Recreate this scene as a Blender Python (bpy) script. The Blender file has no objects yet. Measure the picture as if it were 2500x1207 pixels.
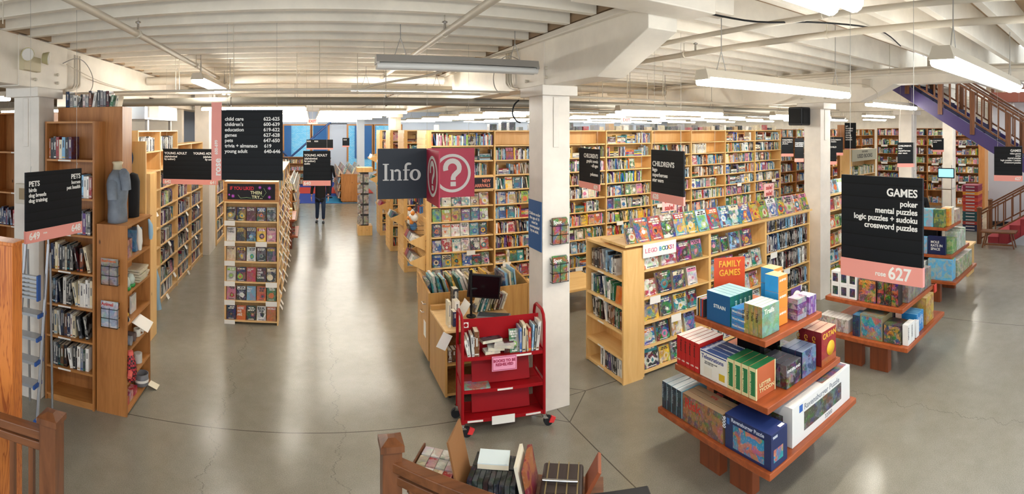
import bpy, math, random
from mathutils import Matrix, Vector, Euler
R = random.Random(7)
SC = bpy.context.scene
COL = SC.collection
# ---------------- camera, world, exposure ----------------
F, Y0, X0, H = 1250.0, 316.0, 760.0, 3.1      # px per radian, horizon row, column of the aisle axis, eye height
cam = bpy.data.cameras.new('camera'); camo = bpy.data.objects.new('camera', cam); COL.objects.link(camo)
cam.type = 'PANO'; cam.panorama_type = 'CENTRAL_CYLINDRICAL'
cam.central_cylindrical_range_u_min = -1.0; cam.central_cylindrical_range_u_max = 1.0
cam.central_cylindrical_range_v_min = -(1207 - Y0) / F; cam.central_cylindrical_range_v_max = Y0 / F
cam.central_cylindrical_radius = 1.0
camo.location = (0, 0, H); camo.rotation_euler = (math.pi / 2, 0, -(1250 - X0) / F)
cam.clip_start = 0.05; cam.clip_end = 300
SC.camera = camo
SC.view_settings.view_transform = 'Standard'; SC.view_settings.look = 'None'
SC.view_settings.gamma = 1.0; SC.view_settings.use_curve_mapping = False
SC.view_settings.exposure = 1.4
SC.cycles.max_bounces = 6; SC.cycles.diffuse_bounces = 4; SC.cycles.glossy_bounces = 3; SC.cycles.transmission_bounces = 4
world = bpy.data.worlds.new('world'); SC.world = world; world.use_nodes = True
wb = world.node_tree.nodes['Background']; wb.inputs[0].default_value = (0.86, 0.93, 1.0, 1); wb.inputs[1].default_value = 0.75
TUBE = 17.0                                       # emission of the fluorescent tubes

# ---------------- helpers ----------------
def lin(h):
    if isinstance(h, tuple): return h[:3]
    h = h.lstrip('#'); o = []
    if len(h) == 3: h = ''.join(q*2 for q in h)
    for i in (0, 2, 4):
        c = int(h[i:i+2], 16) / 255; o.append(c / 12.92 if c <= .04045 else ((c + .055) / 1.055) ** 2.4)
    return tuple(o)
def wpt(x, y, z=0.0):                             # where the sight line through a picture point meets height z
    t = (x - X0) / F; d = F * (H - z) / (y - Y0); return d * math.sin(t), d * math.cos(t)
def rotz(a): return Matrix.Rotation(a, 4, 'Z')
def T(x, y, z): return Matrix.Translation((x, y, z))

class MB:
    def __init__(s, M=None): s.v = []; s.f = []; s.c = []; s.c2 = []; s.mi = []; s.M = M or Matrix.Identity(4); s.col = False; s.sm = []
    def add(s, vs, fs, col=None, col2=None, busy=0.0, mi=0, M=None, smooth=False):
        n = len(s.v); MM = s.M @ M if M is not None else s.M
        for p in vs: s.v.append(tuple(MM @ Vector(p)))
        seed = R.random()
        for i, f in enumerate(fs):
            s.f.append(tuple(n + k for k in f)); s.mi.append(mi); s.sm.append(smooth)
            cc = col[i] if isinstance(col, list) else col
            if cc is None: cc = (.8, .8, .8)
            else: s.col = True
            b = busy[i] if isinstance(busy, list) else busy
            s.c.append((cc[0], cc[1], cc[2], b)); q = col2 or cc
            s.c2.append((q[0], q[1], q[2], seed))
        return s
    def box(s, x0, x1, y0, y1, z0, z1, col=None, col2=None, busy=0.0, mi=0, M=None):
        return s.add([(x0,y0,z0),(x1,y0,z0),(x1,y1,z0),(x0,y1,z0),(x0,y0,z1),(x1,y0,z1),(x1,y1,z1),(x0,y1,z1)],
                     [(0,4,7,3),(1,2,6,5),(0,1,5,4),(3,7,6,2),(0,3,2,1),(4,5,6,7)], col, col2, busy, mi, M)
    def cyl(s, p0, p1, r, n=12, r2=None, col=None, mi=0, cap=True, M=None, smooth=True):
        p0 = Vector(p0); p1 = Vector(p1); d = (p1 - p0).normalized(); r2 = r if r2 is None else r2
        a = d.orthogonal().normalized(); b = d.cross(a); vs = []
        for k in range(n):
            t = 2 * math.pi * k / n; o = a * math.cos(t) + b * math.sin(t); vs.append(p0 + o * r); vs.append(p1 + o * r2)
        fs = [(2*k, (2*k+2) % (2*n), (2*k+3) % (2*n), 2*k+1) for k in range(n)]
        s.add(vs, fs, col, mi=mi, M=M, smooth=smooth)
        if cap: s.add(vs, [tuple(2*k for k in range(n))[::-1], tuple(2*k+1 for k in range(n))], col, mi=mi, M=M)
        return s
    def tube(s, pts, r, n=8, col=None, mi=0, M=None):
        P = [Vector(p) for p in pts]; vs = []; prev = None
        for i, p in enumerate(P):
            d = ((P[i+1] - p if i + 1 < len(P) else p - P[i-1]).normalized() + (p - P[i-1] if i else P[1] - p).normalized()).normalized()
            a = d.orthogonal().normalized() if prev is None else (prev - d * prev.dot(d)).normalized(); prev = a; b = d.cross(a)
            rr = r[i] if isinstance(r, (list, tuple)) else r
            for k in range(n): t = 2 * math.pi * k / n; vs.append(p + (a * math.cos(t) + b * math.sin(t)) * rr)
        fs = [(i*n+k, i*n+(k+1) % n, (i+1)*n+(k+1) % n, (i+1)*n+k) for i in range(len(P)-1) for k in range(n)]
        s.add(vs, fs, col, mi=mi, M=M, smooth=True)
        return s.add(vs, [tuple(range(n))[::-1], tuple((len(P)-1)*n+k for k in range(n))], col, mi=mi, M=M)
    def prism(s, poly, z0, z1, col=None, mi=0, M=None, busy=0.0, col2=None):   # poly in xy (ccw), raised along z
        n = len(poly); vs = [(x, y, z0) for x, y in poly] + [(x, y, z1) for x, y in poly]
        fs = [(k, (k+1) % n, n+(k+1) % n, n+k) for k in range(n)] + [tuple(range(n))[::-1], tuple(range(n, 2*n))]
        return s.add(vs, fs, col, col2, busy, mi, M)
    def ring(s, cx, cz, ro, ri, y0, y1, n=40, ex=1.0, exi=None, col=None, M=None):  # flat ring in the xz plane
        exi = ex if exi is None else exi; vs = []
        for k in range(n):
            t = 2*math.pi*k/n; c, q = math.cos(t), math.sin(t)
            vs += [(cx+ro*ex*c, y0, cz+ro*q), (cx+ri*exi*c, y0, cz+ri*q), (cx+ro*ex*c, y1, cz+ro*q), (cx+ri*exi*c, y1, cz+ri*q)]
        fs = []
        for k in range(n):
            a, b = 4*k, 4*((k+1) % n)
            fs += [(a, b, b+1, a+1), (a+2, a+3, b+3, b+2), (a, a+2, b+2, b), (a+1, b+1, b+3, a+3)]
        return s.add(vs, fs, col, M=M)
    def lathe(s, prof, c=(0,0,0), n=20, col=None, sx=1, sy=1, M=None, mi=0):          # prof: (r, z)
        vs = []; m = len(prof)
        for r, z in prof:
            for k in range(n): t = 2*math.pi*k/n; vs.append((c[0]+r*sx*math.cos(t), c[1]+r*sy*math.sin(t), c[2]+z))
        fs = [(i*n+k, i*n+(k+1) % n, (i+1)*n+(k+1) % n, (i+1)*n+k) for i in range(m-1) for k in range(n)]
        return s.add(vs, fs + [tuple(range(n))[::-1], tuple((m-1)*n+k for k in range(n))], col, M=M, mi=mi, smooth=True)
    def ball(s, c, r, n=12, col=None, sx=1, sy=1, sz=1, M=None):
        return s.lathe([(max(1e-4, r*math.sin(math.pi*i/8)), -r*sz*math.cos(math.pi*i/8)) for i in range(9)], c, n, col, sx, sy, M=M)
    def build(s, name, mat, parent=None, bevel=0.0, origin=None, world=False):
        if world and parent is not None:
            q = Vector(parent.location); s.v = [tuple(Vector(p) - q) for p in s.v]
        xs = [p[0] for p in s.v]; ys = [p[1] for p in s.v]; zs = [p[2] for p in s.v]
        o = Vector(origin) if origin else Vector(((min(xs)+max(xs))/2, (min(ys)+max(ys))/2, min(zs)))
        me = bpy.data.meshes.new(name); me.from_pydata([tuple(Vector(p) - o) for p in s.v], [], s.f)
        for m in (mat if isinstance(mat, (list, tuple)) else [mat]): me.materials.append(m)
        me.polygons.foreach_set('material_index', s.mi); me.polygons.foreach_set('use_smooth', s.sm)
        if s.col:
            for nm, src in (('Col', s.c), ('Col2', s.c2)):
                at = me.color_attributes.new(nm, 'FLOAT_COLOR', 'CORNER'); buf = []
                for f, c in zip(s.f, src): buf.extend(c * len(f))
                at.data.foreach_set('color', buf)
        ob = bpy.data.objects.new(name, me); COL.objects.link(ob); ob.location = o
        if parent is not None: ob.parent = parent
        if bevel:
            b = ob.modifiers.new('bevel', 'BEVEL'); b.width = bevel; b.segments = 2; b.limit_method = 'ANGLE'
        return ob
def short(l):
    for a, b in ((' from the left', ' from left'), (' from the front', ' from front'), (' on the ', ' on '), (' of the ', ' of '), (' the ', ' '), (' standing', ''), (' face-out', '')):
        if len(l.split()) <= 16: break
        l = l.replace(a, b)
    return l
def tag(o, label=None, cat=None, group=None, kind=None):
    if label: label = short(label)
    if label: o['label'] = label
    if cat: o['category'] = cat
    if group: o['group'] = group
    if kind: o['kind'] = kind
    return o
def thing(name, label, cat, loc=(0,0,0), rz=0.0, group=None):
    o = bpy.data.objects.new(name, None); COL.objects.link(o); o.empty_display_size = .1
    o.location = loc; o.rotation_euler = (0, 0, rz); return tag(o, label, cat, group)
def struct(name, mb, mat, bevel=0.0):
    return tag(mb.build(name, mat, bevel=bevel), kind='structure')
def copy_tree(o, loc=None, parent=None, label=None):
    c = o.copy(); COL.objects.link(c)
    if parent is not None: c.parent = parent
    if loc is not None: c.location = loc
    if label: c['label'] = label
    for ch in list(o.children): copy_tree(ch, None, c)
    return c
ORD = 'zeroth first second third fourth fifth sixth seventh eighth ninth tenth eleventh twelfth thirteenth fourteenth fifteenth sixteenth seventeenth eighteenth nineteenth twentieth'.split()
ORD += ['twenty-' + w for w in 'first second third fourth fifth sixth seventh eighth ninth'.split()] + ['thirtieth'] + ['thirty-' + w for w in 'first second third fourth fifth sixth seventh eighth ninth'.split()] + ['fortieth'] + ['forty-' + w for w in 'first second third fourth fifth sixth seventh eighth ninth'.split()]

# ---------------- materials ----------------
def newmat(name):
    m = bpy.data.materials.new(name); m.use_nodes = True; nt = m.node_tree
    return m, nt, nt.nodes['Principled BSDF']
def N(nt, t, **kw):
    n = nt.nodes.new(t)
    for k, v in kw.items():
        if k.startswith('i_'): n.inputs[k[2:].replace('_', ' ')].default_value = v
        else: setattr(n, k, v)
    return n
def flat(name, c, rough=.5, metal=0.0, spec=.5, emit=0.0, coat=0.0):
    m, nt, b = newmat(name); c = lin(c)
    b.inputs['Base Color'].default_value = (*c, 1); b.inputs['Roughness'].default_value = rough; b.inputs['Metallic'].default_value = metal
    b.inputs['Specular IOR Level'].default_value = spec
    if coat: b.inputs['Coat Weight'].default_value = coat
    if emit: b.inputs['Emission Color'].default_value = (*c, 1); b.inputs['Emission Strength'].default_value = emit
    return m
def mixc(nt, fac, a, b, mode='MIX'):
    n = nt.nodes.new('ShaderNodeMix'); n.data_type = 'RGBA'; n.blend_type = mode
    for s, v in ((0, fac), (6, a), (7, b)):
        if isinstance(v, (int, float)): n.inputs[s].default_value = v
        elif isinstance(v, tuple): n.inputs[s].default_value = (*v[:3], 1)
        else: nt.links.new(v, n.inputs[s])
    return n.outputs[2]
def mth(nt, op, a, b=None, c=None):
    n = nt.nodes.new('ShaderNodeMath'); n.operation = op
    for i, v in enumerate((a, b, c)):
        if v is None: continue
        if isinstance(v, (int, float)): n.inputs[i].default_value = v
        else: nt.links.new(v, n.inputs[i])
    return n.outputs[0]
def ramp(nt, fac, stops):
    n = nt.nodes.new('ShaderNodeValToRGB'); e = n.color_ramp.elements
    while len(e) < len(stops): e.new(.5)
    for k, (p, c) in enumerate(stops): e[k].position = p; e[k].color = (*c[:3], 1)
    nt.links.new(fac, n.inputs[0]); return n.outputs[0]
def noise(nt, vec, scale, detail=2, rough=.5, dist=0.0):
    n = N(nt, 'ShaderNodeTexNoise'); n.inputs['Scale'].default_value = scale; n.inputs['Detail'].default_value = detail
    n.inputs['Roughness'].default_value = rough; n.inputs['Distortion'].default_value = dist
    if vec is not None: nt.links.new(vec, n.inputs['Vector'])
    return n
def coords(nt, scale=(1,1,1), which='Object', loc=(0,0,0)):
    t = N(nt, 'ShaderNodeTexCoord'); mp = N(nt, 'ShaderNodeMapping'); mp.inputs['Scale'].default_value = scale; mp.inputs['Location'].default_value = loc
    nt.links.new(t.outputs[which], mp.inputs['Vector']); return mp.outputs[0]
def wood(name, c1, c2, axis='z', rough=.45, sc=1.0, knots=True, bold=0.0):
    m, nt, b = newmat(name); c1 = lin(c1); c2 = lin(c2)
    s = {'x': (.9, 9, 9), 'y': (9, .9, 9), 'z': (9, 9, .9)}[axis]
    v = coords(nt, tuple(k * sc for k in s))
    n1 = noise(nt, v, 1.6, 4, .6, .9 + bold * 2)
    if bold:
        w = mth(nt, 'FRACT', mth(nt, 'MULTIPLY', n1.outputs[0], 9.0)); g = ramp(nt, w, [(.0, c1), (.55, c1), (.8, c2), (1., c1)])
    else: g = ramp(nt, n1.outputs[0], [(.3, c1), (.72, c2)])
    if knots:
        v2 = coords(nt, {'x': (2.2, 5, 5), 'y': (5, 2.2, 5), 'z': (5, 5, 2.2)}[axis]); vo = N(nt, 'ShaderNodeTexVoronoi'); vo.inputs['Scale'].default_value = 1.0
        nt.links.new(v2, vo.inputs['Vector']); kf = ramp(nt, vo.outputs['Distance'], [(.035, (1,1,1)), (.075, (0,0,0))])
        g = mixc(nt, kf, g, tuple(k * .3 for k in c2))
    nt.links.new(g, b.inputs['Base Color']); b.inputs['Roughness'].default_value = rough
    bp = N(nt, 'ShaderNodeBump'); bp.inputs['Strength'].default_value = .12; bp.inputs['Distance'].default_value = .004
    nt.links.new(n1.outputs[0], bp.inputs['Height']); nt.links.new(bp.outputs[0], b.inputs['Normal'])
    return m
def paint(name, c, var=.06, rough=.55, sc=2.0, bump=.15):
    m, nt, b = newmat(name); c = lin(c); v = coords(nt)
    n1 = noise(nt, v, sc, 5, .6); lo = tuple(k * (1 - var * 2.2) for k in c); hi = tuple(min(1, k * (1 + var)) for k in c)
    nt.links.new(ramp(nt, n1.outputs[0], [(.3, lo), (.65, hi)]), b.inputs['Base Color']); b.inputs['Roughness'].default_value = rough
    n2 = noise(nt, v, 40, 3); bp = N(nt, 'ShaderNodeBump'); bp.inputs['Strength'].default_value = bump; bp.inputs['Distance'].default_value = .004
    nt.links.new(n2.outputs[0], bp.inputs['Height']); nt.links.new(bp.outputs[0], b.inputs['Normal'])
    return m
def print_mat(name, k0):                          # printed paper: two inks per thing, a busy picture where the alpha says so; k0 is the least amount of print
    m, nt, b = newmat(name)
    a1 = N(nt, 'ShaderNodeAttribute', attribute_name='Col'); a2 = N(nt, 'ShaderNodeAttribute', attribute_name='Col2')
    tc = N(nt, 'ShaderNodeTexCoord'); cm = N(nt, 'ShaderNodeCombineXYZ')
    sd = mth(nt, 'MULTIPLY', a2.outputs['Alpha'], 40.0)
    for k in range(3): nt.links.new(sd, cm.inputs[k])
    va = N(nt, 'ShaderNodeVectorMath', operation='ADD'); nt.links.new(tc.outputs['Object'], va.inputs[0]); nt.links.new(cm.outputs[0], va.inputs[1])
    v = va.outputs[0]; amt = mth(nt, 'MAXIMUM', a1.outputs['Alpha'], k0)
    big = ramp(nt, noise(nt, v, 10, 3, .5, .8).outputs[0], [(.49, (0,0,0)), (.53, (1,1,1))])
    c = mixc(nt, mth(nt, 'MULTIPLY', big, mth(nt, 'MULTIPLY', amt, .9)), a1.outputs['Color'], a2.outputs['Color'])
    n2 = noise(nt, v, 9, 6, .68, .5)
    hs = N(nt, 'ShaderNodeHueSaturation'); hs.inputs['Saturation'].default_value = 1.9; hs.inputs['Value'].default_value = 1.0; nt.links.new(n2.outputs['Color'], hs.inputs['Color'])
    bc = N(nt, 'ShaderNodeBrightContrast'); bc.inputs['Contrast'].default_value = 1.1; bc.inputs['Bright'].default_value = -.32; nt.links.new(hs.outputs[0], bc.inputs[0])
    msk = ramp(nt, noise(nt, v, 13, 2).outputs[0], [(.4, (.15,.15,.15)), (.55, (1,1,1))])
    c = mixc(nt, mth(nt, 'MULTIPLY', mth(nt, 'MULTIPLY', a1.outputs['Alpha'], msk), .5), c, bc.outputs[0])
    mp = N(nt, 'ShaderNodeMapping'); mp.inputs['Scale'].default_value = (1.5, 1.5, .8); nt.links.new(v, mp.inputs['Vector'])
    ink = ramp(nt, noise(nt, mp.outputs[0], 55, 1).outputs[0], [(.62, (0,0,0)), (.66, (1,1,1))])
    lt = mixc(nt, .65, a2.outputs['Color'], (.85, .82, .75))
    c = mixc(nt, mth(nt, 'MULTIPLY', ink, mth(nt, 'MULTIPLY', amt, .35)), c, lt)
    nt.links.new(c, b.inputs['Base Color']); b.inputs['Roughness'].default_value = .32
    return m
def colmat(name, rough=.5, metal=0.0):
    m, nt, b = newmat(name); a = N(nt, 'ShaderNodeAttribute', attribute_name='Col'); nt.links.new(a.outputs['Color'], b.inputs['Base Color'])
    b.inputs['Roughness'].default_value = rough; b.inputs['Metallic'].default_value = metal; return m
PRINT = print_mat('printed_cover', .3); PRINTB = print_mat('printed_box', .0); PLAIN = colmat('plain_colour', .5); GLOSSY = colmat('glossy_colour', .25)
PINE = wood('pale_pine', '#ecc58a', '#dcae6c', 'z'); PINEX = wood('pale_pine_shelf', '#f0cb92', '#deb274', 'x')
AMBER = wood('amber_pine', '#bb7f45', '#98602e', 'z'); AMBERX = wood('amber_pine_shelf', '#c48a4e', '#a0682f', 'x')
LIGHTPINE = wood('fresh_pine', '#efc684', '#dfae66', 'z', sc=.8); LIGHTPINEX = wood('fresh_pine_shelf', '#f2cd8e', '#e0b26c', 'x', sc=.8)
PLY = wood('fir_plywood', '#cc7a38', '#9a4a1c', 'z', .35, .35, False, 1.0)
REDWOOD = wood('red_fir', '#b45c2e', '#87401f', 'x', .35, .8, False); REDWOODZ = wood('red_fir_upright', '#8f4a26', '#6d3218', 'z', .35, .8, False)
RAIL = wood('brown_rail_wood', '#7c4c2c', '#553119', 'x', .35, 1, False); RAILZ = wood('brown_post_wood', '#7c4c2c', '#502d17', 'z', .35, 1, False)
WHITE = paint('cream_paint', '#ebe4d6', .05, .5); WHITEC = paint('cream_column_paint', '#e2dbd0', .06, .5)
JOIST = paint('joist_paint', '#f0e9da', .04, .6, 3); DECK = paint('deck_paint', '#b39a7c', .06, .7)
PIPEW = flat('pipe_cream', '#cfc6b4', .45); DARKPIPE = flat('grey_duct', '#8b877d', .4, .2)
GREYMET = flat('fixture_grey', '#a7a49e', .4, .3); CHROME = flat('chrome', '#c8c8c8', .2, 1.0); BLACKM = flat('black_metal', '#17181a', .45, .4)
RED = flat('cart_red', '#9c1018', .45, 0, .2); BLACKR = flat('black_rubber', '#16171a', .7); PAPER = flat('white_paper', '#efece4', .7)
PURPLE = flat('purple_paint', '#3d2f60', .4); TUBEM = flat('lit_tube', (1.0, .97, .9), .3, emit=TUBE); UNLIT = flat('unlit_tube', '#d8d8d4', .3)
WHITETXT = flat('white_lettering', '#ecebe6', .6); PINK = flat('rose_pink', '#e79a8f', .6); BLACKTXT = flat('black_lettering', '#1b1a1c', .6)
CARPETBLUE = flat('blue_carpet', '#1d3f9c', .9); CARPETTEAL = flat('teal_carpet', '#1f7fb0', .9); CARPETRED = flat('red_carpet', '#9c3438', .9)
def slat_black():
    m, nt, b = newmat('black_slat_board'); v = coords(nt, (1,1,1))
    s = N(nt, 'ShaderNodeSeparateXYZ'); nt.links.new(v, s.inputs[0])
    w = mth(nt, 'FRACT', mth(nt, 'MULTIPLY', s.outputs[2], 13.0)); g = ramp(nt, w, [(.0, (.001,.001,.0012)), (.05, (.006,.0075,.0095)), (.95, (.008,.0095,.012)), (1., (.001,.001,.0012))])
    nt.links.new(g, b.inputs['Base Color']); b.inputs['Roughness'].default_value = .6; b.inputs['Specular IOR Level'].default_value = .22; return m
SLATB = slat_black()
def txt(body, loc, size, parent, mat=None, u=(1,0,0), v=(0,0,1), align='LEFT', bold=.0, name='lettering', sx=1.0, gap=1.0, ext=.0012):
    cu = bpy.data.curves.new(name, 'FONT'); cu.body = body; cu.size = size; cu.align_x = align; cu.align_y = 'TOP'
    cu.offset = bold * size; cu.extrude = ext; cu.space_line = gap; cu.resolution_u = 3
    cu.materials.append(mat or WHITETXT); o = bpy.data.objects.new(name, cu); COL.objects.link(o)
    u = Vector(u).normalized(); v = Vector(v).normalized(); n = u.cross(v)
    M = Matrix(((u.x, v.x, n.x), (u.y, v.y, n.y), (u.z, v.z, n.z))).to_4x4()
    bpy.context.view_layer.update(); me = bpy.data.meshes.new_from_object(o.evaluated_get(bpy.context.evaluated_depsgraph_get()))
    bpy.data.objects.remove(o); bpy.data.curves.remove(cu); me.name = name; o = bpy.data.objects.new(name, me); COL.objects.link(o)
    o.rotation_euler = M.to_euler(); o.location = loc; o.scale = (sx, 1, 1)
    if parent is not None: o.parent = parent
    return o
TM = {}
def tmat(c):
    if c not in TM: TM[c] = flat('ink_' + c.lstrip('#'), c, .5)
    return TM[c]
# ---------------- setting ----------------
def floor_mat():
    m, nt, b = newmat('polished_concrete'); v = coords(nt)
    n1 = noise(nt, v, .55, 6, .62, .5); n2 = noise(nt, v, 5, 5, .65); n3 = noise(nt, v, 120, 2)
    c = ramp(nt, n1.outputs[0], [(.3, lin('#7c7767')), (.5, lin('#868274')), (.7, lin('#8f8b7e'))])
    c = mixc(nt, .3, c, ramp(nt, n2.outputs[0], [(.3, lin('#787362')), (.7, lin('#989488'))]))
    c = mixc(nt, .12, c, ramp(nt, n3.outputs[0], [(.4, lin('#4a463c')), (.6, lin('#c0bcb0'))]))
    sp = N(nt, 'ShaderNodeSeparateXYZ'); nt.links.new(v, sp.inputs[0]); X, Y = sp.outputs[0], sp.outputs[1]
    def line(d, w): return mth(nt, 'LESS_THAN', mth(nt, 'ABSOLUTE', d), w)
    seams = [line(mth(nt, 'SUBTRACT', Y, 5.22), .006), line(mth(nt, 'SUBTRACT', X, 2.62), .006), line(mth(nt, 'SUBTRACT', X, 7.95), .006), line(mth(nt, 'SUBTRACT', Y, -.1), .006)]
    dia = mth(nt, 'SUBTRACT', mth(nt, 'ADD', mth(nt, 'ABSOLUTE', mth(nt, 'SUBTRACT', X, 2.62)), mth(nt, 'ABSOLUTE', mth(nt, 'SUBTRACT', Y, 5.22))), .48)
    seams.append(line(dia, .008))
    w1 = noise(nt, coords(nt, (0, 1.2, 0)), 1.5, 6, .7).outputs[0]; w2 = noise(nt, coords(nt, (0, 1.0, 0), loc=(0, 7, 3)), 1.5, 6, .7).outputs[0]
    for w, x0, amp in ((w1, -.10, .75), (w2, -1.42, .9), (w1, 4.9, .8)):
        seams.append(mth(nt, 'MULTIPLY', line(mth(nt, 'SUBTRACT', X, mth(nt, 'MULTIPLY_ADD', w, amp, x0)), .004), .55))
    s = seams[0]
    for q in seams[1:]: s = mth(nt, 'MAXIMUM', s, q)
    c = mixc(nt, mth(nt, 'MULTIPLY', s, .75), c, lin('#2b261e'))
    nt.links.new(c, b.inputs['Base Color'])
    nt.links.new(mth(nt, 'MULTIPLY_ADD', n2.outputs[0], .08, .17), b.inputs['Roughness']); b.inputs['Specular IOR Level'].default_value = .55
    bp = N(nt, 'ShaderNodeBump'); bp.inputs['Strength'].default_value = .025; bp.inputs['Distance'].default_value = .01
    nt.links.new(n2.outputs[0], bp.inputs['Height']); nt.links.new(bp.outputs[0], b.inputs['Normal'])
    return m
def S(name, boxes, mat, bevel=0.0):
    m = MB()
    for q in boxes: m.box(*q)
    return struct(name, m, mat, bevel)
fo = MB().box(-14, 26, -3, 31, -.1, 0).build('floor', floor_mat(), origin=(0, 0, 0)); tag(fo, kind='structure')
S('ceiling', [(-14, 8.1, -1.2, 31, 4.46, 4.56), (8.1, 26, 4.1, 31, 4.46, 4.56)], DECK)
# columns: two faced timber posts with a lapped splice board and a cap block
for k, (x, y) in enumerate(((2.44, 5.03), (-3.30, 5.03), (7.77, 5.05), (12.0, 5.05), (2.44, 15.7), (-3.30, 15.7), (7.77, 15.7))):
    m = MB().box(x, x+.34, y, y+.36, 0, 3.5)
    m.box(x-.05, x+.385, y-.1, y+.5, 3.47, 3.58)
    m.box(x+.13, x+.2, y-.012, y, 2.9, 3.46)
    struct('column', m, WHITEC, .008)
    if y < 6:
        for dz in (3.66, 3.76): 
            for dy in (-.1, .42): struct('trim_bolt', MB().cyl((x-.025, y+dy, dz), (x+.005, y+dy, dz), .018, 8), PIPEW) if k != 1 else struct('trim_bolt', MB().cyl((x+.345, y+dy, dz), (x+.37, y+dy, dz), .018, 8), PIPEW)
def yz_beam(name, x0, x1, poly, mat):            # outline in (y, z), runs between x0 and x1
    m = MB(); n = len(poly); m.add([(x0, y, z) for y, z in poly] + [(x1, y, z) for y, z in poly],
        [(k, n+k, n+(k+1) % n, (k+1) % n) for k in range(n)] + [tuple(range(n)), tuple(range(n, 2*n))[::-1]])
    return struct(name, m, mat, .006)
yz_beam('beam_main', 2.46, 2.76, [(31, 3.58), (31, 4.12), (3.18, 4.12), (3.18, 3.9), (3.95, 3.58)], WHITE)
yz_beam('beam_splice', 2.45, 2.77, [(5.75, 3.57), (5.75, 4.125), (5.02, 4.125), (5.02, 3.57)], WHITE)
yz_beam('beam_lip', 2.40, 2.46, [(31, 4.06), (31, 4.12), (3.2, 4.12), (3.2, 4.06)], WHITE)
yz_beam('beam_left', -3.28, -2.98, [(31, 3.58), (31, 4.12), (-1, 4.12), (-1, 3.58)], WHITE)
yz_beam('beam_left_splice', -3.29, -2.965, [(5.75, 3.57), (5.75, 4.12), (4.62, 4.12), (4.62, 3.57)], WHITE)
yz_beam('beam_right', 7.79, 8.1, [(31, 3.58), (31, 4.12), (-1, 4.12), (-1, 3.86), (3.6, 3.86), (4.25, 3.58)], WHITE)
yz_beam('beam_far_right', 12.0, 12.34, [(31, 3.58), (31, 4.12), (4.0, 4.12), (4.0, 3.58)], WHITE)
yz_beam('beam_rail_strip', 7.72, 7.79, [(31, 4.0), (31, 4.12), (-1, 4.12), (-1, 4.0)], WHITE)
S('beam_header', [(1.75, 2.85, 2.82, 3.16, 4.0, 4.3)], WHITE, .01)
S('beam_header', [(2.85, 3.15, 2.9, 3.1, 4.05, 4.25)], WHITE, .01)
# joists
jm = MB().box(0, 5.5, 0, .085, 0, .34).build('ceiling_joist', JOIST, origin=(0,0,0), bevel=.004); tag(jm, kind='structure')
first = True
for xs in (-3.1, 2.5, 8.0, 13.4, 18.8):
    for k in range(66 if xs < 13 else 50):
        yy = -1.0 + k * .485 + (.12 if xs > 0 else 0)
        if xs in (2.5,) and 2.75 < yy < 3.2: continue
        if xs > 8 and yy < 4.2: continue                       # the stairwell is open above
        o = jm if first else jm.copy()
        if not first: COL.objects.link(o)
        first = False
        o.location = (xs, yy, 4.122)
for xs in (-3.0, 2.42):                                         # blocking between joist ends
    S('ceiling_blocking', [(xs, xs+.05, -1, 31, 4.14, 4.46)], DECK)
# far walls, windows, outside
S('wall_back', [(-14, -3, 30, 30.2, 0, 4.5), (5.4, 26, 30, 30.2, 0, 4.5), (-3, 5.4, 30, 30.2, 3.4, 4.5), (-3, 5.4, 30, 30.2, 0, .65), (1.05, 2.1, 30, 30.2, .6, 3.45)], flat('pale_blue_wall', '#b9c6d8', .7))
S('wall_left', [(-14.1, -14, -1, 30, 0, 4.5)], WHITE)
S('wall_right', [(25, 25.1, -3, 31, 0, 4.5)], WHITE)
GLASS, nt, b = newmat('window_glass'); b.inputs['Transmission Weight'].default_value = 1; b.inputs['Roughness'].default_value = .02; b.inputs['Base Color'].default_value = (.85, .95, 1, 1); b.inputs['IOR'].default_value = 1.1
WINW = flat('window_timber', '#b37a3f', .5)
for k, (x0, x1) in enumerate(((-3, -1.75), (-1.62, -.05), (.05, 1.0), (2.15, 3.6), (3.7, 5.3))):
    w = tag(MB().box(x0-.07, x0+.03, 29.95, 30.15, .65, 3.4).box(x1-.03, x1+.07, 29.95, 30.15, .65, 3.4).box(x0+.03, x1-.03, 29.95, 30.15, 3.32, 3.4).box(x0+.03, x1-.03, 29.95, 30.15, .65, .73).build('window_%d' % (k+1), WINW), kind='structure')
    MB().box(x0+.03, x1-.03, 30.04, 30.05, .73, 3.32).build('pane', GLASS, w, world=True)
bm, nt, b = newmat('blue_brick'); br = N(nt, 'ShaderNodeTexBrick'); nt.links.new(coords(nt, (1, 1, 1)), br.inputs['Vector'])
mp = [n for n in nt.nodes if n.bl_idname == 'ShaderNodeMapping'][0]; mp.inputs['Rotation'].default_value = (math.pi/2, 0, 0)
br.inputs['Color1'].default_value = (*lin('#8fdcf2'), 1); br.inputs['Color2'].default_value = (*lin('#c2eef8'), 1); br.inputs['Mortar'].default_value = (*lin('#78c8e4'), 1); br.inputs['Scale'].default_value = 3
nt.links.new(br.outputs[0], b.inputs['Base Color']); b.inputs['Roughness'].default_value = .8
bd = thing('neighbouring_building', 'blue painted brick building seen through the far windows', 'building', (1, 37, 0))
MB().box(-14, 30, 37, 38, 0, 9).build('wall', bm, bd, world=True)
dw = flat('dark_blue_glass', '#3f6f9e', .3)
for x in (-2.2, .9, 3.9):
    f = MB().box(x-.75, x+.75, 36.92, 37, 1.0, 3.9).build('window', dw, bd, world=True)
S('ground_outside', [(-20, 40, 31, 60, -.12, -.02)], flat('asphalt', '#6f7276', .9))
S('carpet_blue', [(-1.0, 1.45, 21.4, 29.9, 0, .012)], CARPETBLUE); S('carpet_teal', [(.45, 2.3, 21.4, 23.6, .013, .02)], CARPETTEAL)
S('carpet_red', [(-3.0, 3.0, 24.6, 27.2, .013, .02)], flat('bright_red_carpet', '#c23a2a', .9))
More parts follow.
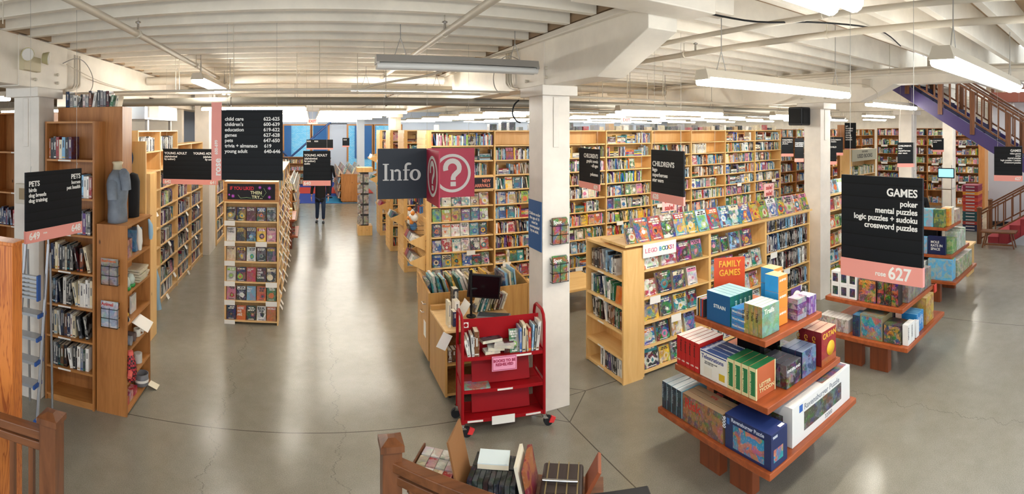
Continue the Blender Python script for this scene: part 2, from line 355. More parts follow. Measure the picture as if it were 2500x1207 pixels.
# steel cross braces by the windows
bs = flat('brace_blue', '#28467e', .4)
for a, c in (((-2.9, 29.7, 3.1), (.1, 29.7, .0)), ((-2.9, 29.4, .0), (1.2, 29.4, 3.6))):
    tag(MB().cyl(a, c, .06, 8).build('cross_brace', bs), 'dark blue diagonal steel rod crossing the far windows, ' + ('rising to the left' if c[2] < 1 else 'rising to the right'), 'brace')
# ---------------- pipes ----------------
def pipe(name, label, pts, r, mat, hangers=(), cat='pipe', n=12):
    t = thing(name, label, cat, pts[0]); MB().tube(pts, r, n).build('pipe_run', mat, t, world=True)
    ax = 1 if abs(pts[1][0]-pts[0][0]) > abs(pts[1][1]-pts[0][1]) else 0
    for (x, y, z) in hangers:
        MB().cyl((x, y, z-r), (x, y, 4.42), .006, 6).cyl((x-.015*ax, y-.015*(1-ax), z), (x+.015*ax, y+.015*(1-ax), z), r*1.2, 12).build('hanger', mat, t, world=True)
    return t
pipe('sprinkler_pipe', 'cream sprinkler pipe under the joists left of the aisle axis', [(-1.6, -.8, 4.0), (-1.62, 8.9, 4.0)], .032, PIPEW, [(-1.6, 4.55, 4.0), (-1.6, 7.0, 4.0)])
pipe('sprinkler_pipe', 'cream sprinkler pipe above the unlit lamp in the middle bay', [(1.25, -.8, 4.0), (1.22, 9, 4.0)], .032, PIPEW, [(1.24, 4.65, 4.0), (1.24, 7, 4.0)])
pipe('sprinkler_pipe', 'cream pipe crossing the right bay highest, nearest the white timber haunch', [(3.4, -.5, 4.0), (3.42, 9, 4.0)], .024, PIPEW, [(3.4, 2.2, 4.0)])
pipe('sprinkler_pipe', 'long cream pipe with sprinkler heads crossing the middle of the right bay', [(4.12, -.5, 4.0), (4.1, 9, 4.0)], .032, PIPEW, [(4.11, 2.6, 4.0), (4.1, 4.6, 4.0)])
pipe('sprinkler_pipe', 'cream pipe running along the right beam near the purple stair', [(7.2, -.5, 4.0), (7.2, 11, 4.0)], .032, PIPEW, [(7.2, 3.4, 4.0), (7.2, 5.6, 4.0)])
pipe('water_pipe', 'thick white insulated pipe crossing below the joists in the left bay', [(-2.95, 8.9, 3.98), (2.35, 8.9, 3.98)], .075, WHITE, [(-.2, 8.9, 3.98)])
pipe('water_pipe', 'thick white insulated pipe crossing behind the beam in the right bay', [(2.85, 9.2, 3.95), (7.6, 9.2, 3.95)], .075, WHITE)
pipe('duct_pipe', 'thick dark grey duct running straight across above the hanging signs', [(-2.9, 7.5, 3.515), (12, 7.5, 3.515)], .062, DARKPIPE, [(-1.2, 7.5, 3.515), (1.1, 7.5, 3.515), (6.2, 7.5, 3.515)])
pipe('conduit_pipe', 'thin cream conduit just above the dark grey duct', [(-2.9, 7.2, 3.62), (12, 7.2, 3.62)], .02, PIPEW, [(-1.9, 7.2, 3.62), (.65, 7.2, 3.62), (4.6, 7.2, 3.62)])
pipe('conduit_pipe', 'thin cream conduit along the cap of the left and middle columns', [(-2.9, 5.9, 3.56), (2.4, 5.9, 3.56)], .014, PIPEW)
pipe('duct_pipe', 'thin grey pipe behind the dark duct over the tall bookcases', [(2.8, 8.2, 3.44), (14, 8.2, 3.44)], .03, DARKPIPE)
pipe('conduit_pipe', 'cream conduit hung low above the right bookcases', [(2.85, 6.2, 3.55), (7.7, 6.2, 3.55)], .016, PIPEW, [(4.4, 6.2, 3.55), (6, 6.2, 3.55)])
PI = {round(o.location.x, 1): o for o in bpy.data.objects if o.name.startswith('sprinkler_pipe')}
for (x, y) in ((-1.6, 4.55), (1.24, 4.65), (4.1, 4.4), (3.4, 2.2), (7.2, 6.4)):
    MB().cyl((x, y, 4.02), (x, y, 4.1), .012, 8).lathe([(.026, 0), (.028, .012), (.01, .02)], (x, y, 4.1), 10).build('sprinkler_head', CHROME, PI[min(PI, key=lambda k: abs(k-x))], world=True)
# conduits and cables on the columns
def smooth(p, n=5):
    P = [Vector(q) for q in p]; o = []
    for i in range(len(P)-1):
        a, b, c, d = P[max(i-1, 0)], P[i], P[i+1], P[min(i+2, len(P)-1)]
        for k in range(n): t = k/n; o.append(.5*((2*b) + (c-a)*t + (2*a-5*b+4*c-d)*t*t + (3*b-a-3*c+d)*t**3))
    return o + [P[-1]]
def cable(label, pts, r=.007, mat=None, name='cable'):
    pts = smooth(pts)
    return tag(MB().tube(pts, r, 6).build(name, mat or PIPEW), label, 'cable')
for s, x in ((1, 2.42), (-1, -2.93)):
    nm = 'middle' if s > 0 else 'left'
    for k in range(3):
        xx = x - s * .0; y = 5.85 + k * .07
        cable('cream conduit bending down the %s beam beside the column, %s' % (nm, ('nearest the column', 'in the centre of three', 'farthest from the column')[k]),
              [(xx - s*.02, y, 4.05), (xx - s*.02, y, 3.75), (xx - s*.02, y - .02, 3.66), (xx - s*.02, y - .1 - k*.05, 3.6), (xx - s*.02, 5.6, 3.585)], .014, name='conduit')
    cable('thin grey cable looping loosely off the %s beam' % nm, [(x - s*.03, 5.5, 3.9), (x - s*.1, 5.7, 3.98), (x - s*.14, 5.9, 3.95), (x - s*.15, 6.1, 3.8), (x - s*.1, 6.2, 3.65), (x - s*.06, 6.1, 3.55)], .006, GREYMET)
t = thing('emergency_light', 'cream emergency light unit with two round heads on the left beam', 'emergency light', (-2.95, 4.75, 3.72))
MB().box(-2.97, -2.90, 4.62, 4.98, 3.74, 3.9).build('housing', flat('cream_plastic', '#cfc5a4', .5), t, .01, world=True)
for y in (4.6, 5.0):
    h = MB(); dv = Vector((.75, -.6, -.3)).normalized() if y < 4.8 else Vector((.9, .3, -.1)).normalized(); c = Vector((-2.86, y, 3.9))
    h.cyl(c - dv*.03, c + dv*.04, .055, 14, .075).build('lamp_head', flat('cream_plastic_head', '#bdb58c', .5), t, world=True)
    MB().cyl(c + dv*.04, c + dv*.046, .066, 14).build('lens', flat('lens_white', '#f2f2ee', .15, .3), t, world=True)
# ---------------- lamps ----------------
def lamp(x0, x1, y, z, label, lit=True, along='x', tubes=2, group=None):
    L = x1 - x0; t = thing('fluorescent_light', label, 'light', (x0, y, z), 0 if along == 'x' else math.pi/2, group)
    m = MB(); m.add([(0, -.085, .0), (L, -.085, .0), (L, -.06, .07), (0, -.06, .07), (0, .085, .0), (L, .085, .0), (L, .06, .07), (0, .06, .07)],
                    [(0, 1, 2, 3), (5, 4, 7, 6), (3, 2, 6, 7), (0, 4, 5, 1), (0, 3, 7, 4), (1, 5, 6, 2)])
    m.box(0, .03, -.085, .085, -.02, 0).box(L-.03, L, -.085, .085, -.02, 0); m.build('housing', PIPEW if lit else GREYMET, t)  # lit housings take a paler colour, standing in for the tubes' glow
    for s in ((-.045, .045) if tubes == 2 else (0,)): MB().cyl((.01, s, -.036), (L-.01, s, -.036), .033, 12).build('tube', TUBEM if lit else UNLIT, t)
    for x in (.25, L-.25):
        MB().tube([(x-.06, 0, .07), (x, 0, .25), (x, 0, 4.42 - z)], .0045, 5).tube([(x+.06, 0, .07), (x, 0, .25)], .0045, 5).build('hanging_chain', GREYMET, t)
    return t
lamp(3.05, 5.5, 3.2, 3.55, 'bright twin tube lamp hanging over the red wooden games tables')
lamp(3.1, 5.5, 1.1, 3.57, 'bright twin tube lamp in front of the purple staircase')
lamp(-.95, 1.47, .86, 3.55, 'bright twin tube lamp cut off by the top edge of the view')
lamp(.63, 2.35, 5.0, 3.76, 'unlit grey tube lamp hanging beside the middle column', False)
lamp(.65, 2.35, 8.4, 3.76, 'lit tube lamp over the wide aisle, beyond the unlit one')
lamp(-1.5, .9, 6.6, 3.78, 'bright twin tube lamp pointing down the left aisle', along='y')
lamp(-6.5, -4.3, 6.4, 3.6, 'lit tube lamp over the shelves at the far left edge')
lamp(4.7, 7.1, 6.9, 3.42, 'lit tube lamp low before the long wall of cases, left of the black speaker')
lamp(8.7, 11.0, 6.9, 3.42, 'lit tube lamp low before the long wall of cases, right of the black speaker')
lamp(8.4, 10.6, 4.4, 3.6, 'lit tube lamp between the right column and the purple stair')
k = 0
for y in (11, 13.2, 15.5, 18, 21, 24.5, 28):
    for x in (-7.6, -2.4, .2, 4.6, 8.6, 12.6, 16.5, 20.5):
        if (x < -6 and y > 16) or (x == .2 and y < 12): continue
        k += 1
        lamp(x, x+2.3, y, 3.58, 'lit tube lamp in the far rows over the shelves beyond the grey duct', group='far rows of tube lamps', tubes=1)
for y in (1.5, 8, 4.8): lamp(15.5, 17.9, y + .3, 3.6, 'lit tube lamp over the shelves behind the purple staircase', group='lamps behind the staircase')

cable('dark cable hanging under the joists at the top of the right bay', [(2.9, 3.0, 4.05), (3.2, 2.7, 3.98), (3.7, 2.4, 4.02), (4.6, 2.3, 4.1), (5.6, 2.5, 4.1)], .008, BLACKM)
cable('cream cable bundle drooping from the middle beam past the unlit lamp', [(2.4, 5.6, 4.05), (2.0, 6.0, 3.95), (1.5, 6.4, 3.8), (.9, 7.0, 3.72), (.7, 7.1, 3.66)], .016, PIPEW)
cable('thin cream wire sagging along the left beam', [(-2.9, 5.6, 3.9), (-2.9, 6.6, 3.78), (-2.9, 7.8, 3.74), (-2.9, 9.0, 3.72)], .006, PIPEW)
cable('coil of dark cable where the grey duct passes the middle column', [(2.36, 5.5, 3.44), (2.30, 5.5, 3.38), (2.28, 5.5, 3.28), (2.33, 5.5, 3.2), (2.38, 5.5, 3.18)], .01, BLACKM)
cable('bent cream conduit along the right beam to the haunch', [(7.7, 5.6, 3.95), (7.7, 5.0, 3.9), (7.7, 4.2, 3.88), (7.7, 3.9, 3.75), (7.7, 3.85, 3.6)], .008, PIPEW)
t = thing('junction_box', 'small cream junction box on the right beam', 'electrical box', (7.74, 4.1, 3.84)); MB().box(7.70, 7.79, 4.0, 4.16, 3.82, 3.95).build('housing', PIPEW, t, .004, world=True)
for k, (x, y) in enumerate(((-2.2, 3.2), (-.9, 5.9), (.1, 6.2), (-.2, 7.1), (-1.9, 7.0), (5.0, 6.1), (6.6, 5.9), (5.7, 7.4), (-.75, 4.9), (3.2, 7.0))):
    tag(MB().cyl((x, y, 3.6 if y > 5.5 else 3.9), (x, y, 4.465), .005, 6).build('hanger_rod', PIPEW), 'thin cream rod hanging from the joists to the pipes below', 'rod', 'hanger rods')
# ---------------- bookcases and books ----------------
STUFF = MB()                                       # the books too far off to tell one from the next
NBOOK = [0]
PAGE = lin('#e6dcc4')
PAL = dict(black='#16161a', charcoal='#33353b', white='#e9e7e0', cream='#dccfae', red='#a8262c', maroon='#5c1d22', orange='#d2691e', yellow='#e0b52e', green='#2f6b41',
           olive='#6f7038', teal='#1f7f86', blue='#2559a0', navy='#1c2c52', purple='#5a3a80', pink='#d87fa0', brown='#6b4427', grey='#8b8d90', tan='#b8976a')
PAL['light blue'] = '#7fb4d6'; PAL['lime green'] = '#8db83a'
MIXED = ['black', 'charcoal', 'white', 'cream', 'red', 'maroon', 'orange', 'yellow', 'green', 'teal', 'blue', 'navy', 'purple', 'brown', 'grey', 'tan', 'light blue', 'white', 'black', 'olive']
DARK = ['black', 'charcoal', 'black', 'navy', 'white', 'maroon', 'grey', 'black', 'blue', 'white', 'brown', 'black', 'purple', 'teal', 'red', 'cream']
BRIGHT = ['red', 'yellow', 'teal', 'light blue', 'pink', 'white', 'orange', 'green', 'blue', 'cream', 'purple', 'black', 'tan', 'white', 'lime green']
PETS = ['black', 'black', 'white', 'charcoal', 'white', 'black', 'white', 'navy', 'cream', 'grey', 'black', 'brown']
def jit(c, a=.25): k = 1 + R.uniform(-a, a); return tuple(min(1, max(.002, q * k)) for q in c)
def closed_book(m, w, h, d, c, c2, busy, M=None, fine=True):      # spine towards -y, foot at z 0, thickness along x
    if not fine:
        return m.box(0, w, 0, d, 0, h, [c, c, c, PAGE, PAGE, PAGE], c2, busy, M=M)
    t = .0025
    m.box(0, t, 0, d, 0, h, c, c2, busy, M=M).box(w-t, w, 0, d, 0, h, c, c2, busy, M=M).box(t, w-t, 0, t, 0, h, c, c2, 0, M=M)
    return m.box(t, w-t, t, d-.004, .003, h-.004, [PAGE]*6, PAGE, 0, M=M)
def art(m, h, d, c, c2, M=None, full=True):        # printing on the cover (x = 0 side): title lines, a figure, a foot line
    lum = .3*c[0] + .6*c[1] + .1*c[2]; ink = (.75, .72, .62) if lum < .22 else (.02, .02, .03)
    acc = lin(PAL[R.choice(['red', 'yellow', 'orange', 'teal', 'white', 'black', 'blue', 'lime green', 'pink', 'cream'])]); e = .0007
    k = R.random()
    if k < .35: m.box(-e, 0, .008, d-.008, h*.74, h*.95, acc, acc, 0, M=M); ink = (.02, .02, .03) if sum(acc) > .9 else (.8, .78, .7)
    n = R.choice((1, 2, 2, 3)); z = h*.92
    for i in range(n):
        hh = h*R.uniform(.045, .085); a = d*R.uniform(.08, .25); y = a
        while y < d - a:
            w_ = R.uniform(.12, .3)*d; 
            if y + w_ > d - a*.6: break
            m.box(-2*e, 0, y, y + w_, z - hh, z, ink, ink, 0, M=M); y += w_ + d*.05
        z -= hh + h*.03
    if full or k > .5:
        cy, cz = d*R.uniform(.35, .65), h*R.uniform(.3, .42); rr = min(d*.36, h*.24)*R.uniform(.7, 1); q = R.random()
        ns = R.choice((5, 6, 9, 14)); ph = R.uniform(0, 6); pts = [(cy + rr*(R.uniform(.6, 1) if q < .5 else 1)*math.cos(ph + 2*math.pi*i/ns), cz + rr*(R.uniform(.6, 1.1) if q < .5 else 1)*math.sin(ph + 2*math.pi*i/ns)) for i in range(ns)]
        m.add([(-1.5*e, y, z_) for y, z_ in pts], [tuple(range(ns))[::-1]], c2 if k < .6 else acc, acc, .5, M=M)
        if full: m.add([(-2*e, cy + (y-cy)*.5, cz + (z_-cz)*.5) for y, z_ in pts], [tuple(range(ns))[::-1]], acc if k < .6 else c2, ink, .3, M=M)
    m.box(-e, 0, d*.2, d*.8, h*.05, h*.085, ink, ink, 0, M=M)
def emit(M, w, h, d, cn, label=None, group=None, busy=0.0, fine=True, name='book', cat=None, c2n=None, ctuple=None):
    c = jit(ctuple or lin(PAL[cn])); c2 = lin(PAL[c2n]) if c2n else (jit(lin(PAL[R.choice(MIXED)])) if R.random() < .6 else (.8, .78, .7))
    if label is None:
        closed_book(STUFF, w, h, d, c, c2, busy*.8, M, False)
        if busy > .45: art(STUFF, h, d, c, c2, M, False)
        elif R.random() < .55: STUFF.box(w*.3, w*.7, -.0006, 0, h*R.uniform(.3, .5), h*R.uniform(.7, .88), (.7, .68, .6) if sum(c) < .9 else (.05, .05, .07), c2, 0, M=M)
        return None
    m = MB(); closed_book(m, w, h, d, c, c2, busy, None, fine)
    if busy > .3: art(m, h, d, c, c2)
    else: m.box(w*.33, w*.67, -.0006, 0, h*R.uniform(.35, .6), h*R.uniform(.75, .9), (.6, .58, .52) if sum(c) < .9 else (.06, .06, .08), c2, 0); m.box(w*.1, w*.9, -.0005, 0, h*.06, h*.11, c2, c2, 0)
    o = m.build(name, PRINT, origin=(0, 0, 0)); o.matrix_world = M
    o.location = M.to_translation(); o.rotation_euler = M.to_euler()
    return tag(o, label, cat or name.replace('_', ' '), group)
def face_M(x, y, z, w, lean=12, lift=0.0):        # cover towards -y, thickness goes back
    return T(x + w, y, z + lift) @ Matrix.Rotation(math.radians(-lean), 4, 'X') @ rotz(math.radians(90))
class Case:
    def __init__(s, name, label, loc, rz, w, d, levels, top, mats=(PINE, PINEX), group=None, t=.022, back=True, base=True, sides=(1, 1), two=False, cat='bookcase', lip=.03):
        s.r = thing(name, label, cat, loc, rz, group); s.M = T(*loc) @ rotz(rz); s.w, s.d, s.levels, s.top, s.t = w, d, levels, top, t; s.label = label
        v, hmat = mats
        if sides[0]: MB().box(0, t, 0, d, 0, top).build('side_panel', v, s.r)
        if sides[1]: MB().box(w-t, w, 0, d, 0, top).build('side_panel', v, s.r)
        MB().box(t, w-t, 0, d, top-t, top).build('top_panel', hmat, s.r)
        for z in levels: MB().box(t, w-t, 0, d-.012, z-t, z).build('shelf', hmat, s.r)
        if back: MB().box(t, w-t, d-.012, d, 0, top-t).build('back_panel', v, s.r)
        if base and levels[-1] > .06: MB().box(t, w-t, .02, .04, 0, levels[-1]-t).build('base_board', hmat, s.r)
    def row(s, z, x0=None, x1=None, hmin=.17, hmax=.23, pal=MIXED, fill=1.0, label=None, group=None, face=0.0, dep=.15, thick=(.014, .04), lean=.06, name='book', inset=.02, where='', fh=.24, tall=None, stackp=.03):
        x = (s.t + .004) if x0 is None else x0; x1 = (s.w - s.t - .004) if x1 is None else x1; end = x + (x1 - x) * fill; n = 0
        while x < end - .012:
            n += 1
            if R.random() < face and x + fh * .68 < end:
                h = R.uniform(fh * .85, fh); w = h * R.uniform(.64, .74); th = R.uniform(.02, .04); cn = R.choice(BRIGHT)
                if x + w > end: break
                M = s.M @ face_M(x, inset, z + .001, w, 10)
                emit(M, th, h, w, cn, None if not label or NBOOK[0] >= 298 else mk(cn + ' picture-covered', n, label, where), group, .7, name=name)
                if label: NBOOK[0] += 1
                x += w + .006; continue
            if R.random() < stackp and x + .2 < end and not label:
                zz = z + .001; 
                for q in range(R.randint(3, 6)):
                    th = R.uniform(.02, .035); emit(s.M @ T(x, inset, zz) @ Matrix.Rotation(math.pi/2, 4, 'Y') @ T(-th, 0, 0) , th, .2, dep*.9, R.choice(pal)); zz += th + .0008
                x += .21; continue
            th = R.uniform(*thick); h = R.uniform(hmin, hmax); d = dep * R.uniform(.85, 1.05); cn = R.choice(pal)
            if x + th > end: break
            yy = inset + R.uniform(0, .012); M = s.M @ T(x, yy, z + .001)
            if R.random() < lean and x + th + .05 < end:
                a = R.uniform(.12, .24); sh = h * math.sin(a); x += sh; 
                if x + th > end: break
                M = s.M @ T(x, yy, z + .001) @ Matrix.Rotation(-a, 4, 'Y')
            lab = None
            if label and (name != 'book' or NBOOK[0] < 298):
                NBOOK[0] += name == 'book'; lab = mk(('slim ' if th < .02 else 'thick ' if th > .033 else '') + cn, n, label, where)
            emit(M, th, h, d, cn, lab, group, name=name)
            x += th + .0012
def mk(desc, n, label, where):
    return '%s book, %s from the left on %s' % (desc, ORD[min(n, 49)], label)
# --- the pets bookcase, facing the camera at the left
lv = [2.76, 2.33, 1.92, 1.50, 1.11, .75, .40, .08]
cs = Case('bookcase', 'tall amber pine bookcase of pets books beside the left column', (-2.93, 5.12, 0), 0, .62, .3, lv, 3.19, (AMBER, AMBERX))
nm = ['the top', 'the second', 'the third', 'the fourth', 'the fifth', 'the sixth', 'the seventh', 'the eighth']
spec = [(.03, .34, .22, .27, MIXED, 0), (.3, .58, .22, .27, MIXED, 0), (.28, .58, .22, .27, MIXED, 0), (.05, .58, .26, .32, PETS, .12), (.05, .59, .25, .31, PETS, .12), (.06, .57, .24, .29, PETS, .14), (.06, .55, .22, .27, PETS, .25)]
for i, (a, b_, h0, h1, pl, ln) in enumerate(spec):
    cs.row(lv[i], a, b_, h0, h1, pl, label=nm[i] + ' shelf of the tall pets bookcase', group='books in the pets bookcase', dep=.2, thick=(.018, .042), lean=ln, inset=.03)
for i, z in enumerate(lv[:7]):
    MB().box(.17, .33, -.002, 0, z-.021, z-.003).build('shelf_label', PAPER, cs.r)
# books on top of the cabinet behind it
cb = thing('cabinet', 'amber pine storage cabinet rising behind the pets bookcase', 'cabinet', (-2.93, 5.45, 0))
MB().box(-2.93, -2.1, 5.43, 5.75, 0, 3.36).build('body', AMBER, cb, .004, world=True); MB().box(-2.08, -1.99, 5.98, 6.2, 2.0, 2.01).build('ledge', AMBERX, cb, world=True)
x = -2.86; n = 0
while x < -2.2:
    th = R.uniform(.02, .05); n += 1; cn = R.choice(['black', 'charcoal', 'grey', 'white', 'green', 'cream', 'white']); a = R.choice([0, 0, .2, .3]); h = R.uniform(.13, .2)
    emit(T(x, 5.5, 3.361) @ Matrix.Rotation(a, 4, 'Y'), th, h, .15, cn, '%s book, %s from the left on top of the amber cabinet' % (cn, ORD[n]), 'books on top of the amber cabinet'); NBOOK[0] += 1
    x += th + .005 + h * math.sin(a)
MB_ = tag(MB().box(-2.3, -2.02, 6.02, 6.06, 0, 2.95).box(-2.3, -2.26, 5.99, 6.06, 0, 2.95).build('display_board', LIGHTPINE), 'tall pale pine board standing behind the grey shirt mannequin', 'board')
# --- gift end unit facing the aisle
gl = [1.68, 1.33, 1.0, .69, .36, .05]
gc = Case('display_shelf', 'amber pine end unit of pet gifts, magazines on its plain side', (-1.94, 5.15, 0), math.pi/2, .82, .355, gl, 2.06, (AMBER, AMBERX), t=.028, cat='shelf unit')
# --- bookcase sliver at the far left edge
for q, (x, lab) in enumerate(((-5.3, 'empty amber bookcase cut by the left edge of the view'), (-4.35, 'amber bookcase behind the left column with a red book'))):
    c = Case('bookcase', lab, (x, 6.1, 0), 0, .93, .3, [2.78, 2.2, 1.72, 1.2, .7, .1], 3.34, (AMBER, AMBERX))
    c.row(1.72, .2 if q == 0 else .05, .35, .2, .26, ['black', 'red', 'navy', 'maroon'], label='the third shelf of the ' + lab.split(',')[0][:22] + ('case by the column' if q else 'case at the edge'), group='books in the cases behind the left column', lean=.2)
    for z in (2.78, 2.2, 1.72): MB().box(.3, .44, -.002, 0, z-.021, z-.003).build('shelf_label', PAPER, c.r)
for q in range(3):
    tag(MB().box(0, .05, 0, .12, 0, .1).build('book', PLAIN, origin=(0,0,0)), 'small book on top of the cut-off bookcase at the left edge', 'book', 'books on the left edge case').location = (-4.9 + q*.22, 6.2, 3.341)
# --- young adult cases along the left aisle, facing +x
z8 = [3.07 - .338 * k for k in range(1, 9)]
for k in range(4):
    top = 3.08 if k < 2 else 2.80
    lv_ = [z for z in z8 if z < top - .1] + [.1]
    c = Case('bookcase', 'pale pine young adult bookcase in the left aisle, %s from the chalkboard' % ORD[k+1], (-2.62, 7.45 + k*1.18, 0), math.pi/2, 1.18, .3, lv_, top, group='young adult bookcases')
    for i, z in enumerate(lv_):
        last = k == 0 and i < 4
        if k == 0 and i == 1: c.row(z, None, .3, pal=['black']); continue
        if i == 1 and k == 1: continue
        c.row(z, pal=DARK if i > 1 else ['black', 'white', 'charcoal'], hmin=.19, hmax=.25, face=.06 if i > 2 else 0, dep=.15, fill=R.uniform(.75, .99) if i > 1 else .8, fh=.24,
              label=('the %s shelf of the nearest young adult case' % ORD[i+1]) if last and i != 1 else None, group='books in the nearest young adult case')
        for q in range(1 if R.random() < .55 and i > 2 else 0):
            x = R.uniform(.2, .9)
            tag_ = MB(); tag_.add([(x, -.004, z-.02), (x+.11, -.004, z-.02), (x+.11, -.05, z-.1), (x, -.05, z-.1), (x, -.006, z-.019), (x+.11, -.006, z-.019), (x+.11, -.052, z-.099), (x, -.052, z-.099)], [(0,1,2,3), (7,6,5,4), (0,4,5,1), (2,6,7,3), (1,5,6,2), (0,3,7,4)])
            tag_.build('shelf_card', PAPER, c.r)
for k in range(3):
    lv_ = [z for z in z8 if z < 2.7] + [.1]
    c = Case('bookcase', 'pale pine bookcase at the far end of the left aisle past the post, %s of three' % ORD[k+1], (-2.5, 13.4 + k*1.18, 0), math.pi/2, 1.18, .3, lv_, 2.8, group='cases past the post')
    for z in lv_: c.row(z, pal=DARK, hmin=.19, hmax=.25, face=.08, fill=.95)
S('column', [(-2.86, -2.5, 12.35, 13.2, 0, 4.1)], WHITEC)
# chalkboard end cap
cc = thing('display_shelf', 'pine end unit with a small framed chalkboard, behind the black shirt', 'shelf unit', (-2.6, 7.1, 0))
MB().box(-3.1, -2.31, 7.1, 7.42, 0, 2.45).build('body', PINE, cc, .003, world=True)
MB().box(-2.95, -2.42, 7.07, 7.1, 1.92, 2.4).build('frame', AMBER, cc, .004, world=True); MB().box(-2.91, -2.46, 7.06, 7.072, 1.96, 2.36).build('chalkboard', flat('chalkboard', '#3b3f40', .8), cc, world=True)
S('wall_panel_left', [(-6.5, -3.1, 12.0, 12.2, 0, 4.1)], WHITE)
vt = thing('ventilation_unit', 'silver sheet metal duct box above the young adult bookcases', 'duct', (-3.6, 9.0, 3.14))
MB().box(-4.0, -3.0, 8.9, 11.2, 3.28, 3.95).build('casing', flat('galvanised', '#b9bdbf', .25, .8), vt, .01, world=True); MB().box(-3.0, -2.98, 9.1, 9.7, 3.32, 3.7).build('control_panel', PAPER, vt, world=True)
MB().box(-3.9, -3.85, 9.2, 9.3, 3.08, 3.28).box(-3.1, -3.05, 9.2, 9.3, 3.08, 3.28).box(-3.1, -3.05, 10.8, 10.9, 2.8, 3.28).build('bracket', GREYMET, vt, world=True)
# --- end cap "if you liked ... then try"
el = [1.64, 1.315, 1.0, .675, .375, .06]
ec = Case('display_shelf', 'pine end-cap display under a chalk sign, full of face-out novels', (-1.38, 8.06, 0), 0, .86, .26, el + [], 2.27, cat='shelf unit', base=False)
MB().box(-.005, .865, -.012, .0, 1.95, 2.27).build('header_board', AMBERX, ec.r, .003); MB().box(.05, .81, -.018, -.012, 1.985, 2.235).build('chalk_sign', flat('chalk_black', '#1c1b22', .8), ec.r)
MB().box(0, .86, -.02, .26, 1.93, 1.95).build('shelf', PINEX, ec.r)
chalk = lambda c: flat('chalk_' + c[1:], c, .8)
txt('IF YOU LIKED', (.09, -.0195, 2.2), .075, ec.r, chalk('#d83a4a'), bold=.02, sx=.85); txt('THEN\n TRY...', (.42, -.0195, 2.13), .07, ec.r, chalk('#e7e6b8'), bold=.02)
for (x, z, r) in ((.57, 2.18, .03), (.72, 2.17, .035), (.14, 2.04, .035), (.08, 2.06, .02), (.72, 2.03, .03)):
    m = MB(); poly = []
    for k in range(16): rr = r if k % 2 == 0 else r*.4; poly.append((math.cos(k*math.pi/8)*rr, math.sin(k*math.pi/8)*rr))
    m.prism(poly, 0, .001, M=T(x, -.0185, z) @ Matrix.Rotation(math.pi/2, 4, 'X')); m.build('chalk_star', chalk('#c45ad0'), ec.r)
m = MB(); m.tube([(.22, -.019, 2.06), (.26, -.019, 2.01), (.36, -.019, 2.02), (.44, -.019, 2.01)], .003, 5).tube([(.55, -.019, 2.1), (.62, -.019, 2.03), (.67, -.019, 2.1), (.63, -.019, 2.17)], .003, 5).build('chalk_swirl', chalk('#9fc08a'), ec.r)
cov = [[('black', 'cream', ''), ('black', 'yellow', ''), ('maroon', 'pink', 'LOVE'), ('black', 'orange', ''), ('black', 'white', 'CARAVAL')],
       [('white', 'grey', 'EVERY\nTHING'), ('charcoal', 'yellow', 'FRANKLY\nIN LOVE'), ('navy', 'light blue', ''), ('yellow', 'black', ''), ('pink', 'cream', '')],
       [('cream', 'red', 'SCYTHE'), ('brown', 'grey', ''), ('white', 'teal', ''), ('black', 'grey', ''), ('charcoal', 'pink', 'EDEN')],
       [('white', 'grey', ''), ('navy', 'orange', ''), ('red', 'teal', 'I AM NOT\nYOUR'), ('black', 'red', 'THE\nLINES\nWE\nCROSS'), ('black', 'cream', '')],
       [('pink', 'lime green', ''), ('black', 'white', ''), ('light blue', 'red', 'Paper\nGirl'), ('orange', 'navy', ''), ('green', 'orange', '')],
       [('navy', 'brown', ''), ('orange', 'red', 'HERE\nWE\nARE'), ('black', 'tan', ''), ('white', 'black', ''), ('orange', 'green', 'WORLD')]]
TY = {'black': WHITETXT, 'navy': WHITETXT}
for i, rw in enumerate(cov):
    for j, (c, c2, tt) in enumerate(rw):
        w = .145; h = .218; th = R.uniform(.03, .06)
        M = ec.M @ face_M(.03 + j*.161, .03, el[i] + .001, w, 9)
        o = emit(M, th, h, w, c, '%s-covered novel standing face-out, %s from the left on the %s shelf of the end cap' % (c, ORD[j+1], ORD[i+1]), 'novels on the end cap', .28 if tt else .35, c2n=c2); NBOOK[0] += 1
        if tt:
            ln = max(len(q) for q in tt.split('\n')); sz = min(.05, .2 / ln)
            txt(tt, (-.0006, -.008 if False else .012, h*.93), sz, o, BLACKTXT if c in ('white', 'yellow', 'cream') else chalk('#f1d25a') if c == 'charcoal' else WHITETXT, u=(0, -1, 0), v=(0, 0, 1), align='LEFT', bold=.02, sx=.9, name='title')
            o.children[0].location = (-.0006, w - .008, h*.93)
    for (x0, x1) in ([(0, .17)] + ([(.5, .68)] if i == 1 else []) + ([(.66, .84)] if i in (3, 4) else [])):
        MB().box(x0, x1, -.012, -.008, el[i]-.075, el[i]+.004).build('shelf_card', PAPER, ec.r)
